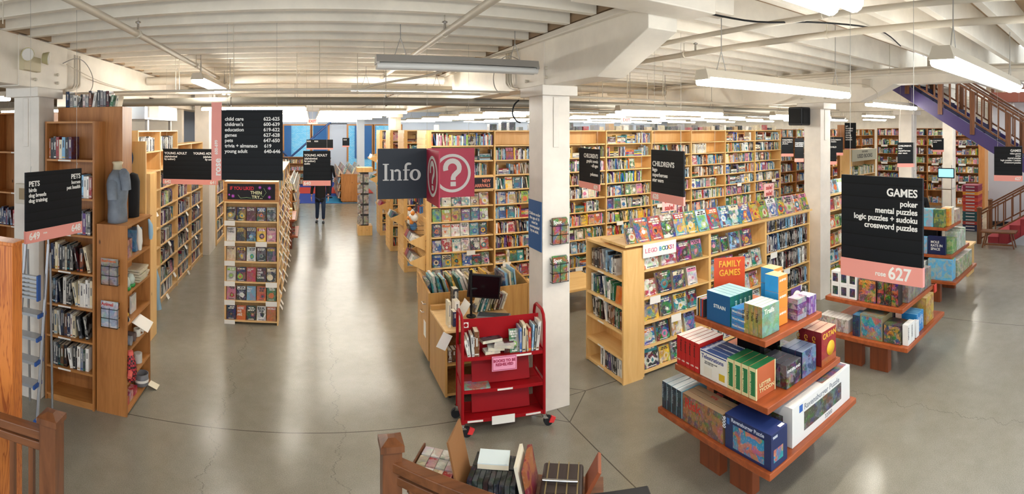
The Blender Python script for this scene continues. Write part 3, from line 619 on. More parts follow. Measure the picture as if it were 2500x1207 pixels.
# flank of the end-cap run facing the wide aisle
for k in range(4):
    lv_ = [2.0 - .31*q for q in range(6)] + [.1]
    c = Case('bookcase', 'half-height pine case behind the end cap facing the wide aisle, %s from the front' % ORD[k+1], (-.54, 8.34 + 1.1*k, 0), math.pi/2, 1.1, .3, lv_, 2.3, group='cases behind the end cap')
    for z in lv_: c.row(z, pal=MIXED, hmin=.19, hmax=.25, face=.5, fill=.98)
    for z in lv_:
        for q in range(2):
            x = .1 + q*.5 + R.uniform(0, .3); MB().add([(x, -.002, z-.01), (x+.12, -.002, z-.01), (x+.12, -.05, z-.09), (x, -.05, z-.09)], [(0, 1, 2, 3)]).build('shelf_card', PAPER, c.r)
    c2 = Case('bookcase', 'half-height pine case backing the end cap run, facing the left aisle, %s from the front' % ORD[k+1], (-1.36, 8.34 + 1.1*(k+1), 0), -math.pi/2, 1.1, .3, lv_, 2.3, group='cases behind the end cap, left side')
    for z in lv_: c2.row(z, pal=MIXED, hmin=.19, hmax=.25, face=.3, fill=.98)
# --- the long wall of cases facing the camera
lv11 = [3.08 - .27*k for k in range(1, 11)] + [.13]
X8 = [2.07, 3.27, 4.48, 5.68, 6.86, 8.02, 9.16, 10.3, 11.42]
full = {}
for k in range(8):
    w = X8[k+1] - X8[k]
    c = Case('bookcase', 'tall yellow pine case in the long wall behind the Info sign, %s from the aisle' % ORD[k+1], (X8[k], 8.75, 0), 0, w, .36, lv11, 3.08, (LIGHTPINE, LIGHTPINEX), group='long wall of yellow pine cases', sides=(1, 1 if k == 7 else 0))
    for i, z in enumerate(lv11):
        if k in (1, 2, 4, 5) and i == 0: continue
        if k == 0 and 3 <= i <= 9:
            if i == 3: continue
            x = .05; n = 0
            while x < w - .2:
                h = R.uniform(.2, .235); bw = h * R.uniform(.68, .82); th = R.uniform(.02, .05); n += 1; cn = R.choice(BRIGHT + ['navy', 'black', 'brown'])
                emit(c.M @ face_M(x, .03, z + .001, bw, 9), th, h, bw, cn, '%s picture book face-out, %s from the left on the %s shelf below New Arrivals' % (cn, ORD[n], ORD[i-3]), 'face-out books below New Arrivals', .8, name='picture_book')
                x += bw + .012
        else:
            pl = BRIGHT if (k * 5 + i * 3) % 4 == 0 else MIXED
            if k == 5 and i in (1,): c.row(z, fill=.45, pal=['white', 'cream']); continue
            c.row(z, pal=pl, hmin=.16, hmax=.225, face=.12 if 3 < i else .03, dep=.16, fill=R.choice([1, 1, 1, .97, .9, .8, .65 if i < 3 else 1]), stackp=.02 if i > 1 else .06, fh=.225, thick=(.012, .036))
        if R.random() < (.4 if i > 3 else 0):
            x = R.uniform(.1, w - .3); MB().box(x, x+.16, -.014, -.01, z-.075, z+.005).build('shelf_card', PAPER, c.r)
    if k == 0:
        MB().box(.02, w, -.02, -.002, lv11[3], lv11[3] + .25).build('header_board', LIGHTPINEX, c.r); MB().box(.06, w - .03, -.028, -.02, lv11[3] + .03, lv11[3] + .23).build('chalk_sign', flat('chalk_black_two', '#23222a', .8), c.r)
        txt('NEW\nARRIVALS', (w - .09, -.03, lv11[3] + .21), .085, c.r, chalk('#f0937a'), align='RIGHT', bold=.02, sx=.8)
# rows behind, seen past their slatted ends
for q, y in enumerate((10.9, 12.85, 14.8)):
    for k in range(3 + (q == 0)):
        c = Case('bookcase', 'pine case in the %s row behind the Info sign, %s from the aisle' % (ORD[q+2], ORD[k+1]), (2.05 + 1.2*k, y, 0), 0, 1.2, .36, lv11, 3.08, (LIGHTPINE, LIGHTPINEX), group='rows behind the long wall')
        for z in lv11: c.row(z, pal=MIXED, face=.1) if k == 0 else None
for q, y in enumerate((8.75, 10.9, 12.85, 14.8)):
    m = MB().box(2.0, 2.05 if q else 2.065, y, y + .8, 0, 3.08)
    for z in range(28): m.box(1.992, 2.0, y+.02, y+.78, .1 + z*.105, .18 + z*.105)
    tag(m.build('slat_wall_end', LIGHTPINE), 'grooved pine slat panel closing the %s bookcase row beside the wide aisle' % ORD[q+1], 'panel')
    MB_ = None
    if q:
        Case('bookcase', 'back half of the %s pine row beside the wide aisle' % ORD[q+1], (3.25, y + .8, 0), math.pi, 1.2, .36, lv11, 3.08, (LIGHTPINE, LIGHTPINEX))
# wedge shelves hooked on the slat ends
for q, (y, zs) in enumerate(((8.75, (.98, .62)), (10.9, (2.2, 1.62, 1.02)), (12.85, (2.1, 1.5, 1.0)), (14.8, (2.1, 1.5)))):
    for i, z in enumerate(zs):
        t = thing('wedge_shelf', 'pine wedge shelf hooked on the %s slat panel, %s from the top' % (ORD[q+1], ORD[i+1]), 'shelf', (1.85, y + .4, z), 0, 'wedge shelves on the slat panels')
        m = MB(); m.add([(1.99, y+.05, z), (1.99, y+.75, z), (1.72, y+.75, z+.14), (1.72, y+.05, z+.14), (1.99, y+.05, z-.02), (1.99, y+.75, z-.02), (1.72, y+.75, z+.12), (1.72, y+.05, z+.12)], [(0,1,2,3), (7,6,5,4), (0,4,5,1), (3,2,6,7), (0,3,7,4), (1,5,6,2)])
        m.build('tray', LIGHTPINE, t, world=True)
        for yy in (y+.035, y+.75): 
            m = MB(); m.add([(1.99, yy, z-.02), (1.72, yy, z+.12), (1.72, yy, z+.16), (1.99, yy, z+.26), (1.99, yy+.015, z-.02), (1.72, yy+.015, z+.12), (1.72, yy+.015, z+.16), (1.99, yy+.015, z+.26)], [(0,1,2,3), (7,6,5,4), (0,4,5,1), (1,5,6,2), (2,6,7,3), (0,3,7,4)])
            m.build('bracket', LIGHTPINE, t, world=True)
        for k in range(3):
            cn = ['white', 'grey', 'red'][k] if q == 0 else R.choice(['cream', 'teal', 'red', 'white', 'navy'])
            M = T(1.74, y + .08 + k*.22, z + .15) @ Matrix.Rotation(.42, 4, 'Y') @ T(0, 0, -.01)
            o = MB().box(0, .15, 0, .2, 0, .13, jit(lin(PAL[cn]), .1), lin(PAL['charcoal']), .5).build('toy_box', PRINT, origin=(0, 0, 0)); o.matrix_world = M
            tag(o, '%s boxed gift, %s from the front on the %s wedge shelf of the %s slat panel' % (cn, ORD[k+1], ORD[i+1], ORD[q+1]), 'box', 'boxes on wedge shelves')
# --- things on top of the long wall
for k in range(46):
    x = 2.2 + k * .2 + R.uniform(-.04, .04); h = R.uniform(.06, .15)
    if 2.3 < x < 3.0: continue
    cn = R.choice(['white', 'charcoal', 'grey', 'tan', 'black', 'cream', 'red'])
    closed_book(STUFF, R.uniform(.05, .15), h, .14, lin(PAL[cn]), lin(PAL['grey']), .2, T(x, 8.84, 3.081), False)
# --- low case of activity books, facing the camera
sl = [1.275, .94, .63, .32, .04]
c = Case('bookcase', 'short fresh pine end case facing left beside the middle column', (3.54, 5.95, 0), -math.pi/2, .88, .3, sl, 1.63, (LIGHTPINE, LIGHTPINEX), t=.03)
pl = [['grey', 'black', 'charcoal', 'white', 'light blue', 'brown'], ['maroon', 'teal', 'white', 'light blue', 'white', 'navy', 'green'], ['green', 'brown', 'black', 'maroon', 'white', 'orange', 'black'], None, ['black', 'white', 'grey', 'purple', 'white', 'navy', 'black']]
for i, z in enumerate(sl):
    if pl[i]: c.row(z, .08 if i < 4 else .3, (.68, .62, .84, 0, .86)[i], .2, .26 if i != 0 else .29, pl[i], label='the %s shelf of the short pine end case' % ORD[i+1], group='books in the short end case', dep=.2, inset=.03, lean=.12, thick=(.02, .05))
    MB().box(.3, .44, -.002, 0, z-.028, z-.008).build('shelf_label', PAPER, c.r)
emit(c.M @ face_M(.66, .03, .941, .16, 6), .03, .21, .16, 'orange', 'orange comic novel leaning face-out on the second shelf of the short pine end case', None, .3)
ll = [1.33, .98, .67, .365, .06]
BAY = [3.86, 5.03, 6.27, 7.5]
for k in range(3):
    w = BAY[k+1] - BAY[k]
    levels = ll if k < 2 else [1.45, 1.12, .78, .42, .06]
    c = Case('bookcase', ('low pine case of boxed activity books next to the short end case', 'low pine case behind the family games sign', 'low pine case of black graphic novels beside the right column')[k], (BAY[k], 5.1, 0), 0, w, .5, levels, 1.66, (LIGHTPINE, LIGHTPINEX), sides=(1, 1))
    if k == 0:
        tag(MB().box(3.56, 7.52, 5.06, 5.62, 1.662, 1.69).build('display_ledge', LIGHTPINEX), 'long pine ledge under the slanted row of activity books', 'ledge')
    for i, z in enumerate(levels):
        if k < 2:
            x = .05; n = 0
            while x < w - .25:
                h = R.uniform(.2, .27); bw = h * R.uniform(.72, 1.0); th = R.uniform(.03, .12); n += 1
                cn = R.choice(['navy', 'blue', 'red', 'white', 'orange', 'black', 'teal', 'light blue', 'charcoal', 'yellow'])
                M = c.M @ face_M(x, .04, z + .001, bw, 11)
                emit(M, th, h, bw, cn, '%s activity set face-out, %s from the left, %s shelf of the %s low case' % (cn, ORD[n], ORD[i+1], 'first' if k == 0 else 'second'), 'activity sets in the low cases', 1.0, name='activity_book', cat='activity book')
                x += bw + R.uniform(.01, .05)
        else:
            c.row(z, hmin=.24, hmax=.3, pal=['black', 'black', 'charcoal', 'black', 'navy', 'white', 'maroon', 'black', 'light blue'], label='the %s shelf of the black graphic novels case' % ORD[i+1], group='graphic novels beside the right column', dep=.2, inset=.02, thick=(.018, .045), lean=.1, name='graphic_novel')
    for i, z in enumerate(levels[1:4]):
        x = .1 + .35*i; MB().box(x, x+.17, -.016, -.012, z-.09, z+.004).build('shelf_card', PAPER, c.r)
# slanted row on the ledge
x = 3.62; n = 0
seq = [('charcoal', 'orange', .14), ('blue', 'orange', .22), ('red', 'orange', .2), ('charcoal', 'white', .2), ('light blue', 'yellow', .2), ('teal', 'yellow', .2), ('light blue', 'lime green', .2), ('red', 'teal', .22), ('navy', 'light blue', .22), ('teal', 'white', .22), ('blue', 'yellow', .22), ('orange', 'yellow', .2), ('lime green', 'orange', .2), ('white', 'blue', .24), ('yellow', 'teal', .2), ('pink', 'cream', .24), ('orange', 'white', .2), ('yellow', 'green', .22), ('light blue', 'cream', .2)]
for (c1, c2, bw) in seq:
    h = .3 if n else .2; n += 1
    if x + bw > 7.5: break
    for q in range(3 if n > 1 else 1):
        emit(T(0, q*.03, 0) @ face_M(x, 5.1, 1.692, bw, 20), .024, h - q*.004, bw, c1, '%s and %s activity book, %s of the slanted row on the ledge%s' % (c1, c2, ORD[n], ('', ', second copy back', ', rearmost copy')[q]), 'activity books on the ledge', .95, name='activity_book', cat='activity book', c2n=c2)
    x += bw + .008
# ---------------- hanging signs ----------------
def sign(label, pL, pR, zt, Hh, ph, texts, board=None, strip=None, name='hanging_sign', wires=True, grid=True):
    pL = Vector((*pL, 0)); pR = Vector((*pR, 0)); u = (pR - pL); W = u.length; a = math.atan2(u.y, u.x)
    t = thing(name, label, 'sign', (pL.x, pL.y, zt - Hh), a)
    MB().box(0, W, -.008, .012, ph, Hh).build('board', board or SLATB, t)
    if ph: MB().box(-.004, W+.004, -.011, .015, 0, ph).build('number_strip', strip or PINK, t)
    if wires:
        for x in (.06, W-.06):
            m = MB().tube([(x, 0, Hh), (x, 0, Hh+.03), (x+.008, 0, Hh+.05)], .003, 5).cyl((x, 0, Hh+.03), (x, 0, 4.42 - (zt - Hh)), .0016, 5); m.build('hanging_wire', GREYMET, t)
    for (b, x, z, sz, al, *mt) in texts:
        txt(b, (W - x if al == 'RIGHT' else x, -.012 if z > Hh - ph else -.0095, Hh - z), sz, t, mt[0] if mt else WHITETXT, align=al, bold=.022, gap=1.1 if 'child care' in b or '622' in b or '619\n' in b else .98)
    return t
sign('black PETS birds and dogs sign numbered 649 and 648 by the left column', (-2.28, 3.65), (-2.09, 4.33), 2.735, .6, .105,
     [('PETS', .03, .07, .062, 'LEFT'), ('birds\ndog breeds\ndog training', .03, .13, .046, 'LEFT'), ('PETS', .02, .04, .062, 'RIGHT'), ('horses\npet health', .02, .1, .046, 'RIGHT'), ('649', .03, .505, .085, 'LEFT'), ('rose', .2, .52, .025, 'LEFT'), ('648', .02, .505, .085, 'RIGHT')])
sign('black GAMES sign with pink 627 strip hanging large in front of the games tables', (2.74, 1.62), (2.71, 1.07), 2.82, .62, .11,
     [('GAMES', .03, .06, .064, 'RIGHT'), ('poker\nmental puzzles\nlogic puzzles + sudoku\ncrossword puzzles', .03, .13, .047, 'RIGHT'), ('627', .07, .515, .1, 'RIGHT'), ('rose', .235, .555, .04, 'RIGHT')])
t = sign('large black rose room directory listing child care to young adult', (-.92, 5.2), (-.29, 5.2), 3.3, .72, 0,
     [('child care\nchildren\'s\neducation\ngames\npets\ntrivia + almanacs\nyoung adult', .035, .07, .05, 'LEFT'), ('622-625\n600-639\n619-622\n627-628\n647-650', .03, .07, .05, 'RIGHT'), ('619\n640-646', .19, .346, .05, 'LEFT')])
t.children[-1].location.x = .44
m = MB().box(-.105, 0, -.012, .014, -.005, .80); m.build('pink_strip', PINK, t)
txt('rose', (-.09, -.0135, .04), .1, t, WHITETXT, u=(0, 0, 1), v=(-1, 0, 0), bold=.02).location = (-.09, -.0135, .04)
txt('600-699', (-.075, -.0135, .26), .045, t, WHITETXT, u=(0, 0, 1), v=(-1, 0, 0), bold=.02)
sign('wide black YOUNG ADULT sign numbered 642 and 641 over the left aisle', (-2.5, 8.4), (-1.55, 8.4), 2.77, .6, .085,
     [('YOUNG ADULT', .025, .05, .055, 'LEFT'), ('(alphabetical\nby author)', .025, .11, .045, 'LEFT'), ('YOUNG ADULT', .025, .05, .055, 'RIGHT'), ('(alphabetical\nby author)', .025, .11, .045, 'RIGHT'), ('642', .03, .525, .075, 'LEFT'), ('641', .02, .525, .075, 'RIGHT')])
sign('black YOUNG ADULT audio sign with pink 640 strip hiding the walker', (-.14, 8.8), (.33, 8.8), 2.73, .6, .09,
     [('YOUNG ADULT', .02, .05, .055, 'LEFT'), ('(alphabetical\nby author)\naudio', .02, .11, .045, 'LEFT'), ('640', .01, .52, .08, 'LEFT')])
sign('narrow black CHILDREN\'S graphic novels sign numbered 629', (4.16, 7.2), (4.1, 6.5), 2.8, .63, .1,
     [('CHILDREN\'S', .03, .07, .09, 'RIGHT'), ('graphic novels\n- all ages\n\npokemon', .03, .16, .068, 'RIGHT'), ('629', .04, .54, .085, 'RIGHT')])
sign('black CHILDREN\'S superheroes sign numbered 628', (3.92, 5.0), (3.86, 4.33), 2.85, .62, .1,
     [('CHILDREN\'S', .03, .13, .085, 'LEFT'), ('lego\nsuperheroes\nstar wars', .03, .21, .065, 'LEFT'), ('628', .04, .53, .085, 'LEFT')])
sign('black GAMES video games sign numbered 627 in front of the grey wall', (8.7, 2.1), (8.68, 1.6), 2.8, .6, .1,
     [('GAMES', .02, .04, .06, 'RIGHT'), ('video games\npoker\nmental puzzles\nlogic puzzles + sudoku\ncrossword puzzles', .02, .1, .04, 'RIGHT'), ('627', .02, .52, .07, 'RIGHT')])
# smaller signs far off
def fsign(label, px0, px1, py0, d, Hh=.55, lines=((.3, 4),)):
    a0 = (px0 - X0) / F; a1 = (px1 - X0) / F; zt = H - (py0 - Y0) / F * d
    t = sign(label, (d*math.sin(a0), d*math.cos(a0)), (d*math.sin(a1), d*math.cos(a1)), zt, Hh, Hh*.15, [], grid=False)
    return t
def ftxt(t, s, x=.03, z=None, size=.06):
    txt(s, (x, -.012, z), size, t, WHITETXT, bold=.02); return t
ftxt(fsign('small black children\'s sign beside the black speaker, left of a pair', 1908, 1937, 336, 13.5, .5), 'CHILDREN\'S\nearly readers\nphonics', .02, .46, .05)
ftxt(fsign('small black children\'s sign beside the black speaker, right of a pair', 1940, 1962, 338, 13, .6), 'CHILDREN\'S\nearly readers\nboard books', .01, .5, .04)
ftxt(fsign('tall dark directory sign between far shelves, pink edged', 2062, 2090, 300, 16, .95), 'art\nbusiness\ncooking\ncrafts\ngames\nhistory\nscience', .03, .88, .07)
ftxt(fsign('black hanging sign just right of the right column, upper', 2026, 2058, 335, 14, .5), 'CHILDREN\'S\nclassics', .03, .45, .05)
ftxt(fsign('black hanging sign just right of the right column, lower', 2024, 2042, 348, 11.5, .5), 'CHILD', .02, .42, .05)
ftxt(fsign('black children\'s hanging sign in front of the far white column', 2191, 2232, 348, 10.8, .52), 'CHILDREN\'S\nlego\nsuperheroes\nstar wars', .02, .47, .05)
ftxt(fsign('small black sign hanging before the far bookcases under the purple stair', 2277, 2304, 338, 17, .45), 'CHILDREN\'S\ngames', .02, .4, .05)
ftxt(fsign('grey double sign hanging before the far windows', 748, 813, 341, 17.0, .33), 'KIDS       KIDS', .02, .3, .06)
ftxt(fsign('small black square sign on the pale wall between the windows', 836, 853, 337, 26, .46), 'KIDS', .05, .4, .08)
# cross shaped information sign
W = .6
def board(m, x0, x1, y0, y1, z0, z1): return m.box(x0, x1, y0, y1, z0, z1)
t = thing('information_sign', 'cross-shaped Info sign, navy and red boards with white question marks', 'sign', (1.385, 6.02, 2.26))
NAVY = flat('navy_board', '#14202e', .55); CRIM = flat('crimson_board', '#b32444', .45); LG = flat('light_grey_letter', '#d3d3cf', .6)
nb = MB().box(.785, 1.38, 6.015, 6.03, 2.27, 2.87).build('board', NAVY, t, world=True); tag(nb, 'navy Info board')
rb = MB().box(1.39, 1.985, 6.015, 6.03, 2.27, 2.87).build('board', CRIM, t, world=True); tag(rb, 'red question mark board facing the camera')
sb = MB().box(1.378, 1.392, 5.42, 6.012, 2.24, 2.86).build('board', CRIM, t, world=True); tag(sb, 'red question mark board seen edge-on')
for x in (.86, 1.385, 1.91): MB().cyl((x, 6.02, 2.87), (x, 6.02, 4.42), .0016, 5).build('hanging_wire', GREYMET, t, world=True)
def qmark(M, parent, yy=-.004):
    m = MB(M); m.ring(0, 0, .235, .2, -.004, 0)
    pts = []
    for k in range(15): a = math.radians(200 - k * 16.0); pts.append((math.cos(a)*.088, math.sin(a)*.088 + .062))
    pts += [(.05, -.0), (.02, -.03), (.01, -.055), (.01, -.085)]
    w = .034; L = []; Rr = []
    for i, (x, z) in enumerate(pts):
        dx = pts[min(i+1, len(pts)-1)][0] - pts[max(i-1, 0)][0]; dz = pts[min(i+1, len(pts)-1)][1] - pts[max(i-1, 0)][1]; l = math.hypot(dx, dz); nx, nz = -dz/l*w/1.1, dx/l*w/1.1
        L.append((x+nx, z+nz)); Rr.append((x-nx, z-nz))
    vs = []; fs = []
    for (a, b), (c, d) in zip(L, Rr): vs += [(a, -.004, b), (c, -.004, d)]
    for i in range(len(pts)-1): fs.append((2*i, 2*i+1, 2*i+3, 2*i+2))
    m.add(vs, fs); m.box(-.024, .044, -.004, 0, -.16, -.105)
    return m.build('question_mark', LG, parent, world=True)
qmark(T(1.70, 6.0145, 2.565), t); qmark(T(1.3775, 5.71, 2.56) @ rotz(math.pi/2 * -1), t)
# serif word Info
m = MB(T(.845, 6.013, 2.49)); z1 = .2
SL = [0]
def slab(x0, x1, zb, zt): SL[0] += 1; m.box(x0, x1, -.004 - SL[0]*.0003, 0, zb, zt)
slab(.02, .052, 0, z1); slab(0, .072, 0, .012); slab(0, .072, z1-.012, z1)
slab(.10, .128, 0, .13); slab(.085, .143, 0, .011); slab(.087, .115, .12, .132)
slab(.188, .216, 0, .095); slab(.173, .231, 0, .011)
arc = lambda cx, cz, ro, ri, a0, a1, sx=1: m.add([p for k in range(13) for p in [(cx + sx*ro*math.cos(math.radians(a0+(a1-a0)*k/12)), -.004, cz + ro*math.sin(math.radians(a0+(a1-a0)*k/12))), (cx + sx*ri*math.cos(math.radians(a0+(a1-a0)*k/12)), -.004, cz + ri*math.sin(math.radians(a0+(a1-a0)*k/12)))]], [(2*k, 2*k+1, 2*k+3, 2*k+2) for k in range(12)])
arc(.172, .09, .045, .02, 0, 150)
slab(.262, .29, 0, .165); slab(.247, .308, 0, .011); slab(.243, .325, .118, .13); arc(.31, .165, .048, .02, 60, 180); m.ball((.332, -.003, .197), .013, 10, sy=.2)
m.ring(.392, .065, .068, .052, -.004, 0, 36, 1.0, .62)
m.build('lettering', LG, t, world=True)
# blue notice on the column
t = thing('notice', 'blue notice about children under ten on the middle column', 'sign', (2.434, 5.2, 1.76))
MB().box(2.432, 2.44, 5.05, 5.385, 1.75, 2.30).build('board', flat('notice_blue', '#1e5c98', .5), t, world=True)
for o in (txt('Children under\nthe age of 10\nmust be\naccompanied\nby an adult.', (-.004, 0, .36), .048, t, WHITETXT, u=(0, -1, 0), align='CENTER', bold=.01),): o.location = (-.0035, .018, .41)
# wire racks with dog magazines on the column, and two on the pets end unit
def rack(label, c, wd=.2, hh=.3, g='wire racks', cover='green'):
    x, y, z = c; t = thing('magazine_rack', label, 'rack', c)
    m = MB()
    for dz in (0, .1, .2):
        m.tube([(x-wd/2, y, z+dz), (x-wd/2, y-.06, z+dz), (x+wd/2, y-.06, z+dz), (x+wd/2, y, z+dz)], .0035, 5)
    for dx in (-wd/2, 0, wd/2): m.tube([(x+dx, y, z), (x+dx, y-.06, z), (x+dx, y-.06, z+.2), (x+dx, y, z+.26)], .003, 5)
    m.build('wire_frame', BLACKM, t, world=True); return t
for z, w in ((1.84, 'upper'), (1.42, 'lower')):
    rack('%s black wire rack of dog magazines on the middle column' % w, (2.63, 5.026, z))
    for q in range(3):
        o = MB().box(-.09, .09, 0, .006, 0, .27, lin('#5d7a50'), lin('#a5532b'), .9).build('magazine', PRINT, origin=(0,0,0)); o.location = (2.63, 4.974 + .012*q, z + .004 + q*.006)
        tag(o, '%s green and brown dog magazine in the %s rack on the column' % (('front', 'middle', 'rear')[q], w), 'magazine', 'dog magazines')
        if q == 0: txt('Spot', (-.085, -.0015, .262), .055, o, WHITETXT, bold=.02)
for z, w, tt, cc, c3 in ((1.42, 'upper', 'BestFriends', '#a9a49a', '#d9692b'), (.96, 'lower', 'Animal', '#c9ccd0', '#c7352c')):
    rack('%s black wire rack on the plain pine side of the gift unit' % w, (-2.12, 5.146, z), .19)
    o = MB().box(-.1, .1, 0, .006, 0, .28, lin(cc), lin('#3b3836') if w == 'upper' else lin('#4f7fae'), .5).build('magazine', PRINT, origin=(0,0,0)); o.location = (-2.12, 5.096, z+.004)
    tag(o, ('grey cat magazine in the upper' if w == 'upper' else 'white dog and cat magazine in the lower') + ' rack on the pine end', 'magazine')
    txt(tt, (-.095, -.0015, .27), .05 if w == 'lower' else .036, o, flat('title_' + w, c3, .5), bold=.02)
# loudspeaker on the right column
t = thing('loudspeaker', 'black loudspeaker bracketed near the top of the right column', 'speaker', (7.66, 5.3, 3.2))
MB().box(7.42, 7.70, 5.22, 5.52, 3.17, 3.5).build('cabinet', flat('speaker_black', '#1a1a1c', .5), t, .02, world=True); MB().box(7.408, 7.42, 5.24, 5.5, 3.2, 3.47).build('grille', flat('speaker_grille', '#0d0d0e', .9), t, world=True)
MB().box(7.45, 7.67, 5.208, 5.22, 3.2, 3.47).build('grille', flat('speaker_grille_two', '#0d0d0e', .9), t, world=True); MB().box(7.70, 7.77, 5.3, 5.42, 3.3, 3.36).build('bracket', BLACKM, t, world=True)
# exit signs
for x, y, lab in ((9.9, 14.0, 'red EXIT sign hanging beyond the long wall of cases'), (.05, 20, 'pale EXIT sign under the ceiling near the far windows')):
    t = thing('exit_sign', lab, 'sign', (x, y, 3.3)); MB().box(x-.2, x+.2, y, y+.05, 3.3, 3.5).build('housing', PAPER, t, world=True); txt('EXIT', (-.15, -.003, .18), .14, t, flat('exit_red', '#d8342c', .5, emit=.6), bold=.03)
    MB().cyl((x, y+.02, 3.5), (x, y+.02, 4.47), .008, 6).build('rod', GREYMET, t, world=True)
# ---------------- red book truck ----------------
a = math.atan2(-.12, .85); ct = thing('book_cart', 'red metal book truck with a pink BOOKS TO BE RESHELVED sign', 'cart', (1.5, 4.93, 0), a); L, D = .86, .36
CM = T(1.5, 4.93, 0) @ rotz(a)
for x in (0, L):
    MB().tube([(x, 0, .12), (x, 0, 1.08), (x, .03, 1.155), (x, .09, 1.19), (x, D-.09, 1.19), (x, D-.03, 1.155), (x, D, 1.08), (x, D, .12)], .0165, 12).build('end_hoop', RED, ct)
    MB().box(x-.004, x+.004, .01, D-.01, .14, .46).box(x-.004, x+.004, .01, D-.01, .5, .8).build('end_panel', RED, ct)
for z in (.79, .46, .165):
    m = MB(); m.add([(.01, -.005, z+.005), (L-.01, -.005, z+.005), (L-.01, D/2, z-.012), (.01, D/2, z-.012), (.01, -.005, z-.03), (L-.01, -.005, z-.03), (L-.01, D/2, z-.03), (.01, D/2, z-.03)], [(0,1,2,3), (7,6,5,4), (4,5,1,0), (2,6,7,3), (1,5,6,2), (0,3,7,4)])
    m.box(.01, L-.01, D/2, D+.005, z-.03, z-.008); m.build('shelf', RED, ct)
m = MB(); m.box(.01, L-.01, D/2-.003, D/2+.003, .78, 1.12); m.build('back_panel', RED, ct)
for z in (.46, .165):
    m = MB(); m.add([(.12, D/2-.05, z), (L-.12, D/2-.05, z), (L-.12, D/2-.002, z+.22), (.12, D/2-.002, z+.22), (.12, D/2+.002, z), (L-.12, D/2+.002, z)], [(0,1,2,3), (4,3,2,5), (0,3,4), (1,5,2), (0,4,5,1)]); m.build('sloping_back', RED, ct)
for (x, y) in ((0, 0), (L, 0), (0, D), (L, D)):
    m = MB(); dx = .045 if y == 0 else -.02; m.cyl((x, y, .12), (x, y, .135), .03, 12).cyl((x, y, .105), (x, y, .12), .02, 10); m.add([(x-.022, y-.02, .105), (x-.022, y+.02, .105), (x+dx-.022, y+.012, .05), (x+dx-.022, y-.012, .05), (x+.022, y-.02, .105), (x+.022, y+.02, .105), (x+dx+.022, y+.012, .05), (x+dx+.022, y-.012, .05)], [(0,1,2,3), (7,6,5,4), (0,3,7,4), (1,5,6,2), (0,4,5,1)])
    c = m.build('caster', CHROME, ct); MB().cyl((x+dx, y-.016, .05), (x+dx, y+.016, .05), .05, 18).build('wheel', BLACKR, c, origin=None).location = Vector((x+dx, y, 0)) - c.location
    if y == 0:
        b_ = MB(T(x+dx, y-.02, .06)).prism([(0, -.02), (.05, -.03), (.075, .02), (.03, .045)], -.012, .012, M=Matrix.Rotation(math.pi/2, 4, 'X')).build('brake_pedal', flat('brake_red', '#e23a3c', .35), c); b_.location = b_.location - c.location
t = MB().box(.3, .56, -.016, -.012, .64, .79).build('paper_sign', flat('pink_paper', '#ef9fbb', .6), ct); MB().box(.308, .552, -.0175, -.016, .648, .652).box(.308, .552, -.0175, -.016, .778, .782).box(.308, .312, -.0175, -.016, .648, .782).box(.548, .552, -.0175, -.016, .648, .782).build('sign_border', tmat('#a8244a'), ct)
txt('BOOKS TO BE\nRESHELVED', (.43, -.0175, .76), .038, ct, tmat('#a8244a'), align='CENTER', bold=.03, sx=.95)
MB().box(.30, .54, -.016, -.012, .1, .185).build('paper_note', PAPER, ct)
for (x, z) in ((.05, .145), (.36, .44), (.56, .77), (.66, .145)): MB().box(x, x+.16, -.0085, -.0055, z-.004, z+.014).build('shelf_label', PAPER, ct)
MB().box(.035, .09, D/2-.006, D/2-.003, 1.03, 1.085).build('red_sticker', PAPER, ct); MB().cyl((.0625, D/2-.0075, 1.0575), (.0625, D/2-.006, 1.0575), .02, 14).build('sticker_emblem', RED, ct)
g = 'books waiting on the red truck'; nn = 0
for (x, th, h, cn, ln, lb) in ((.02, .024, .17, 'white', .22, 'slim white book leaning at the far left of the red truck'), (.045, .02, .2, 'white', .12, 'second white book from the left on the red truck'), (.085, .026, .22, 'white', .07, 'taller white book beside the brown spine on the red truck'),
                               (.125, .05, .25, 'brown', 0, 'dark brown book with white title on the left of the red truck'),
                               (.60, .022, .25, 'blue', .0, 'bright blue book between pale covers on the red truck'), (.628, .035, .28, 'cream', -.03, 'tall cream book on the right of the red truck'), (.668, .02, .22, 'tan', .04, 'tan picture spine on the right of the red truck'),
                               (.695, .028, .24, 'red', 0, 'red and white book near the right end of the truck'), (.728, .018, .27, 'light blue', -.06, 'light blue slim book near the right end of the truck'), (.75, .02, .26, 'charcoal', -.08, 'dark grey book leaning on the right end of the truck'), (.775, .03, .3, 'white', -.1, 'tallest white book at the right end of the truck')):
    o = emit(CM @ T(x + (h*math.sin(ln) if ln > 0 else 0), .015, .793) @ Matrix.Rotation(-ln, 4, 'Y'), th, h, .15, cn, lb, g)
    if cn == 'brown': txt('Dreams', (th/2-.012, -.0006, .2), .032, o, WHITETXT, u=(0, 0, -1), v=(1, 0, 0), name='title')
emit(CM @ face_M(.5, .03, .793, .1, 14), .02, .23, .1, 'green', 'green and white picture book face-out on the right of the truck', g, .5)
for k, (x, y, z, w, d, cn, rz, lb) in enumerate(((.24, .02, .797, .16, .11, 'white', .1, 'thick white book at the bottom of the toppled pile on the truck'), (.27, .03, .83, .17, .12, 'white', -.1, 'white book second in the toppled pile on the truck'), (.33, .02, .863, .2, .12, 'white', -.35, 'white book lying askew across the toppled pile on the truck'), (.22, .05, .896, .22, .1, 'black', .2, 'black patterned book on top of the toppled pile'))):
    o = MB().box(0, w, 0, d, 0, .03, [PAGE, PAGE, PAGE, PAGE, lin(PAL[cn]), lin(PAL[cn])], lin(PAL['grey']), .2).build('book', PRINT, origin=(0, 0, 0)); o.matrix_world = CM @ T(x, y, z) @ rotz(rz); tag(o, lb, 'book', g)
